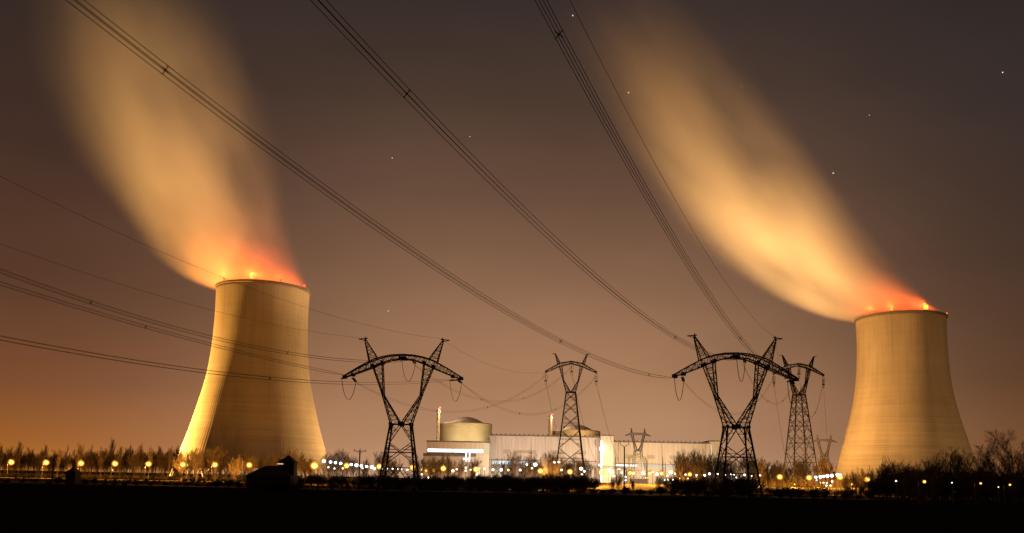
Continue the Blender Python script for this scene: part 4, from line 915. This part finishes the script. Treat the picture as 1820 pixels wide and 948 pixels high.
def plant(kind, px, pyt, Y, label, group, wide=1.0, name=None):
    ps = PROTO[kind]; i = trnd.randrange(len(ps)); p = ps[i]; g = gnd(px, Y); z = max(zof(px, pyt, Y), 1.2) * (1.0 if kind in ('shrub', 'bramble') else 1.12); s = z / p['_h']
    o = copy_thing(p, g, trnd.uniform(0, 6.28), (s * wide, s * wide, s), label, group)
    o['category'] = 'shrub' if kind in ('shrub', 'bramble') else 'tree'
    return o
# the row of leafless trees on the left, behind and between the lamps
tops = [(-66, 794), (-48, 790), (-34, 797), (-16, 795), (0, 792), (12, 796), (30, 788), (52, 801), (78, 794), (100, 799), (118, 795), (135, 790), (158, 794), (178, 797), (196, 784), (212, 796), (228, 794), (246, 793), (262, 797), (280, 796), (296, 797), (312, 795)]
for i, (px, py) in enumerate(tops):
    plant('poplar', px, py, 470 + 8 * (i * 5 % 9), '%s tall bare tree from the left in the lamp lit row' % nth(i), 'lamp lit row of bare trees', .8)
tops2 = [(6, 808), (22, 812), (42, 803), (64, 808), (88, 805), (108, 810), (148, 806), (168, 809), (186, 806), (206, 811), (220, 806), (240, 804), (256, 810), (272, 806), (290, 807), (306, 806)]
for i, (px, py) in enumerate(tops2):
    plant('bushy', px, py, 500 + 7 * (i * 4 % 11), 'smaller bare tree tangled among the lamp lit row at far left', 'understorey trees of the lamp lit row', .9)
tops3 = [(-6, 800), (4, 806), (17, 799), (25, 803), (36, 806), (47, 798), (58, 808), (70, 801), (85, 806), (94, 802), (106, 806), (125, 802), (128, 808), (141, 800), (152, 806), (162, 801), (173, 806), (184, 800), (192, 804), (203, 801), (214, 806), (222, 800), (236, 804), (250, 803), (266, 806), (276, 802), (287, 801), (299, 805), (308, 801), (318, 804)]
for i, (px, py) in enumerate(tops3):
    plant('poplar' if i % 2 else 'bushy', px, py, 535 + 5 * (i * 7 % 13), 'bare tree in the back rank of the lamp lit row at left', 'back rank of the lamp lit row', 1.15)
f1 = [(322, 806), (334, 803), (349, 800), (366, 806), (381, 797), (392, 799), (404, 810), (418, 812), (432, 806), (446, 810), (462, 808), (478, 804), (496, 805), (506, 800), (524, 803), (540, 810), (552, 814)]
for i, (px, py) in enumerate(f1):
    plant('bushy', px, py, 455 + 9 * (i * 4 % 7), '%s bare tree from the left across the foot of the left cooling tower' % nth(i), 'bare trees at the foot of the left tower', .95)
f2 = [(583, 806), (592, 803), (602, 802), (612, 806), (626, 812), (650, 816), (672, 806), (680, 805), (688, 812), (700, 818), (745, 812), (768, 812), (780, 810), (796, 812), (812, 816), (840, 818)]
for i, (px, py) in enumerate(f2):
    plant('bushy', px, py, 520 + 6 * (i * 4 % 7), '%s bare tree from the left between left tower and reactor drum' % nth(i), 'bare trees before the auxiliary building', .95)
f3 = [(880, 818), (900, 816), (911, 808), (926, 814), (938, 816), (952, 812), (964, 810), (976, 808), (986, 806), (998, 815), (1010, 816), (1028, 812), (1042, 818)]
for i, (px, py) in enumerate(f3):
    plant('dark' if i % 3 == 0 else 'bushy', px, py, 345 + 10 * (i * 4 % 7), '%s dark bare tree from the left before the long grey hall' % nth(i), 'bare trees before the grey hall', .85)
f4 = [(1206, 828), (1212, 812), (1222, 806), (1232, 803), (1244, 806), (1252, 802), (1262, 806), (1274, 808), (1288, 812), (1300, 816), (1316, 814), (1330, 812)]
for i, (px, py) in enumerate(f4):
    plant('dark' if i % 2 else 'bushy', px, py, 300 + 8 * (i * 3 % 5), '%s bare tree from the left in the clump behind the nearest pylon' % nth(i), 'bare clump behind the nearest pylon', .95)
f5 = [(1345, 812), (1353, 820), (1366, 826), (1384, 822), (1402, 828), (1420, 814), (1432, 822), (1458, 812), (1464, 816), (1472, 820), (1504, 842), (1520, 838), (1534, 835), (1548, 836)]
for i, (px, py) in enumerate(f5):
    plant('bushy', px, py, 380 + 9 * (i * 3 % 7), '%s sparse bare tree from the left around the right slim pylon' % nth(i), 'sparse trees around the right slim pylon', .8)
f6 = [(1566, 818, 'dark'), (1578, 816, 'dark'), (1592, 822, 'dark'), (1606, 820, 'dark'), (1622, 822, 'dark'), (1638, 824, 'dark'), (1652, 818, 'dark'), (1664, 812, 'dark'), (1684, 802, 'round'), (1700, 810, 'dark'), (1716, 806, 'round'), (1734, 810, 'round'), (1748, 816, 'dark'), (1772, 797, 'round'), (1790, 800, 'dark'), (1806, 772, 'round'), (1822, 806, 'dark'), (1842, 796, 'round'), (1860, 812, 'dark'), (1884, 802, 'round'), (1910, 814, 'dark')]
for i, (px, py, k) in enumerate(f6):
    plant(k, px, py, 260 + 6 * (i * 5 % 9), '%s dark tree from the left below the right cooling tower' % nth(i), 'dark trees at the far right', 1.0)
f7 = [(1088, 848), (1099, 842), (1124, 852), (1170, 844), (1184, 850), (1196, 850)]
for i, (px, py) in enumerate(f7):
    plant('bushy', px, py, 285, '%s spindly sapling from the left standing before the lit meadow' % nth(i), 'saplings before the lit meadow', .6)
f0 = [(-4, 843), (10, 846), (27, 842), (38, 848), (52, 845), (70, 842), (95, 846), (112, 843), (139, 845), (155, 841), (170, 846), (188, 843), (199, 848), (218, 844), (233, 847), (251, 843), (270, 846), (284, 842), (300, 846), (318, 840), (340, 843), (356, 846), (372, 842), (390, 845), (406, 842), (424, 846)]
for i, (px, py) in enumerate(f0):
    plant('bushy', px, py, 400 + 8 * (i * 3 % 6), 'low bare scrub standing under the street lamps at the left', 'scrub under the left street lamps', 1.5)
# thickets of dark shrubs along the edge of the field
srnd = random.Random(11)
def thicket(x0, x1, step, py, Y0, Y1, label, group, jit=6, kind='shrub'):
    x = x0
    while x < x1:
        plant(kind, x, py(x) + srnd.uniform(-jit, jit), srnd.uniform(Y0, Y1), label, group, srnd.uniform(1.3, 1.9)); x += step * srnd.uniform(.7, 1.3)
thicket(-10, 440, 12, lambda x: 850 + x * .008, 275, 340, 'low dark shrub under the lamp lit trees at the left', 'dark shrubs at the left field edge', 4)
thicket(440, 700, 8.5, lambda x: 843, 275, 330, 'low dark shrub between the barn and the left pylon', 'dark shrubs right of the barn', 5)
thicket(690, 880, 6.5, lambda x: 844, 275, 320, 'low dark shrub right of the left pylon foot', 'dark shrubs at the left pylon foot', 4)
thicket(860, 1052, 5, lambda x: 843, 275, 325, 'dark bramble shrub below the long grey hall', 'dark shrubs below the grey hall', 6)
thicket(1196, 1345, 7, lambda x: 846, 272, 310, 'dark shrub around the feet of the nearest pylon', 'dark shrubs at the nearest pylon', 5)
thicket(1345, 1560, 10, lambda x: 866, 272, 330, 'low dark shrub below the brown warehouse', 'dark shrubs below the warehouse', 5)
thicket(1556, 1930, 9, lambda x: 836, 232, 285, 'dark shrub in the black thicket at far right', 'dark shrubs at the far right', 7)
thicket(452, 535, 6, lambda x: 856, 221, 229, 'dark bush crowding the front of the barn', 'bushes around the barn', 4)
thicket(-10, 1560, 21, lambda x: 852 + x * .0145, 254, 270, 'tuft of low bramble on the dark field bank', 'brambles along the field bank', 6, 'bramble')
for ps in PROTO.values():
    for p in ps:
        for c in list(p.children): bpy.data.objects.remove(c)
        bpy.data.objects.remove(p)

# ------------------------------------------------------------------ stars
for px, py, r, lab in ((1018, 28, 2.6, 'bright star beside the thin earth wire near the top edge'), (1117, 165, 2.8, 'brightest star at the left edge of the right plume'), (1318, 152, 1.9, 'faint star at the right edge of the right plume'), (1782, 129, 2.6, 'bright star alone at the far upper right'), (1481, 308, 2.6, 'star shining through the bright middle of the right plume'),
                       (697, 281, 1.8, 'faint star left of the middle overhead wires'), (835, 243, 1.5, 'very faint star touching the middle overhead wires'), (690, 553, 1.8, 'faint low star above the left pylon'), (1545, 205, 1.5, 'very faint star right of the right plume')):
    p = at(px, py, 3600); mb = MB(); mb.ball((0, 0, 0), r, 8, 6); o = mb.build('star', STARM); o.location = p; tag(o, lab, 'star', 'stars')
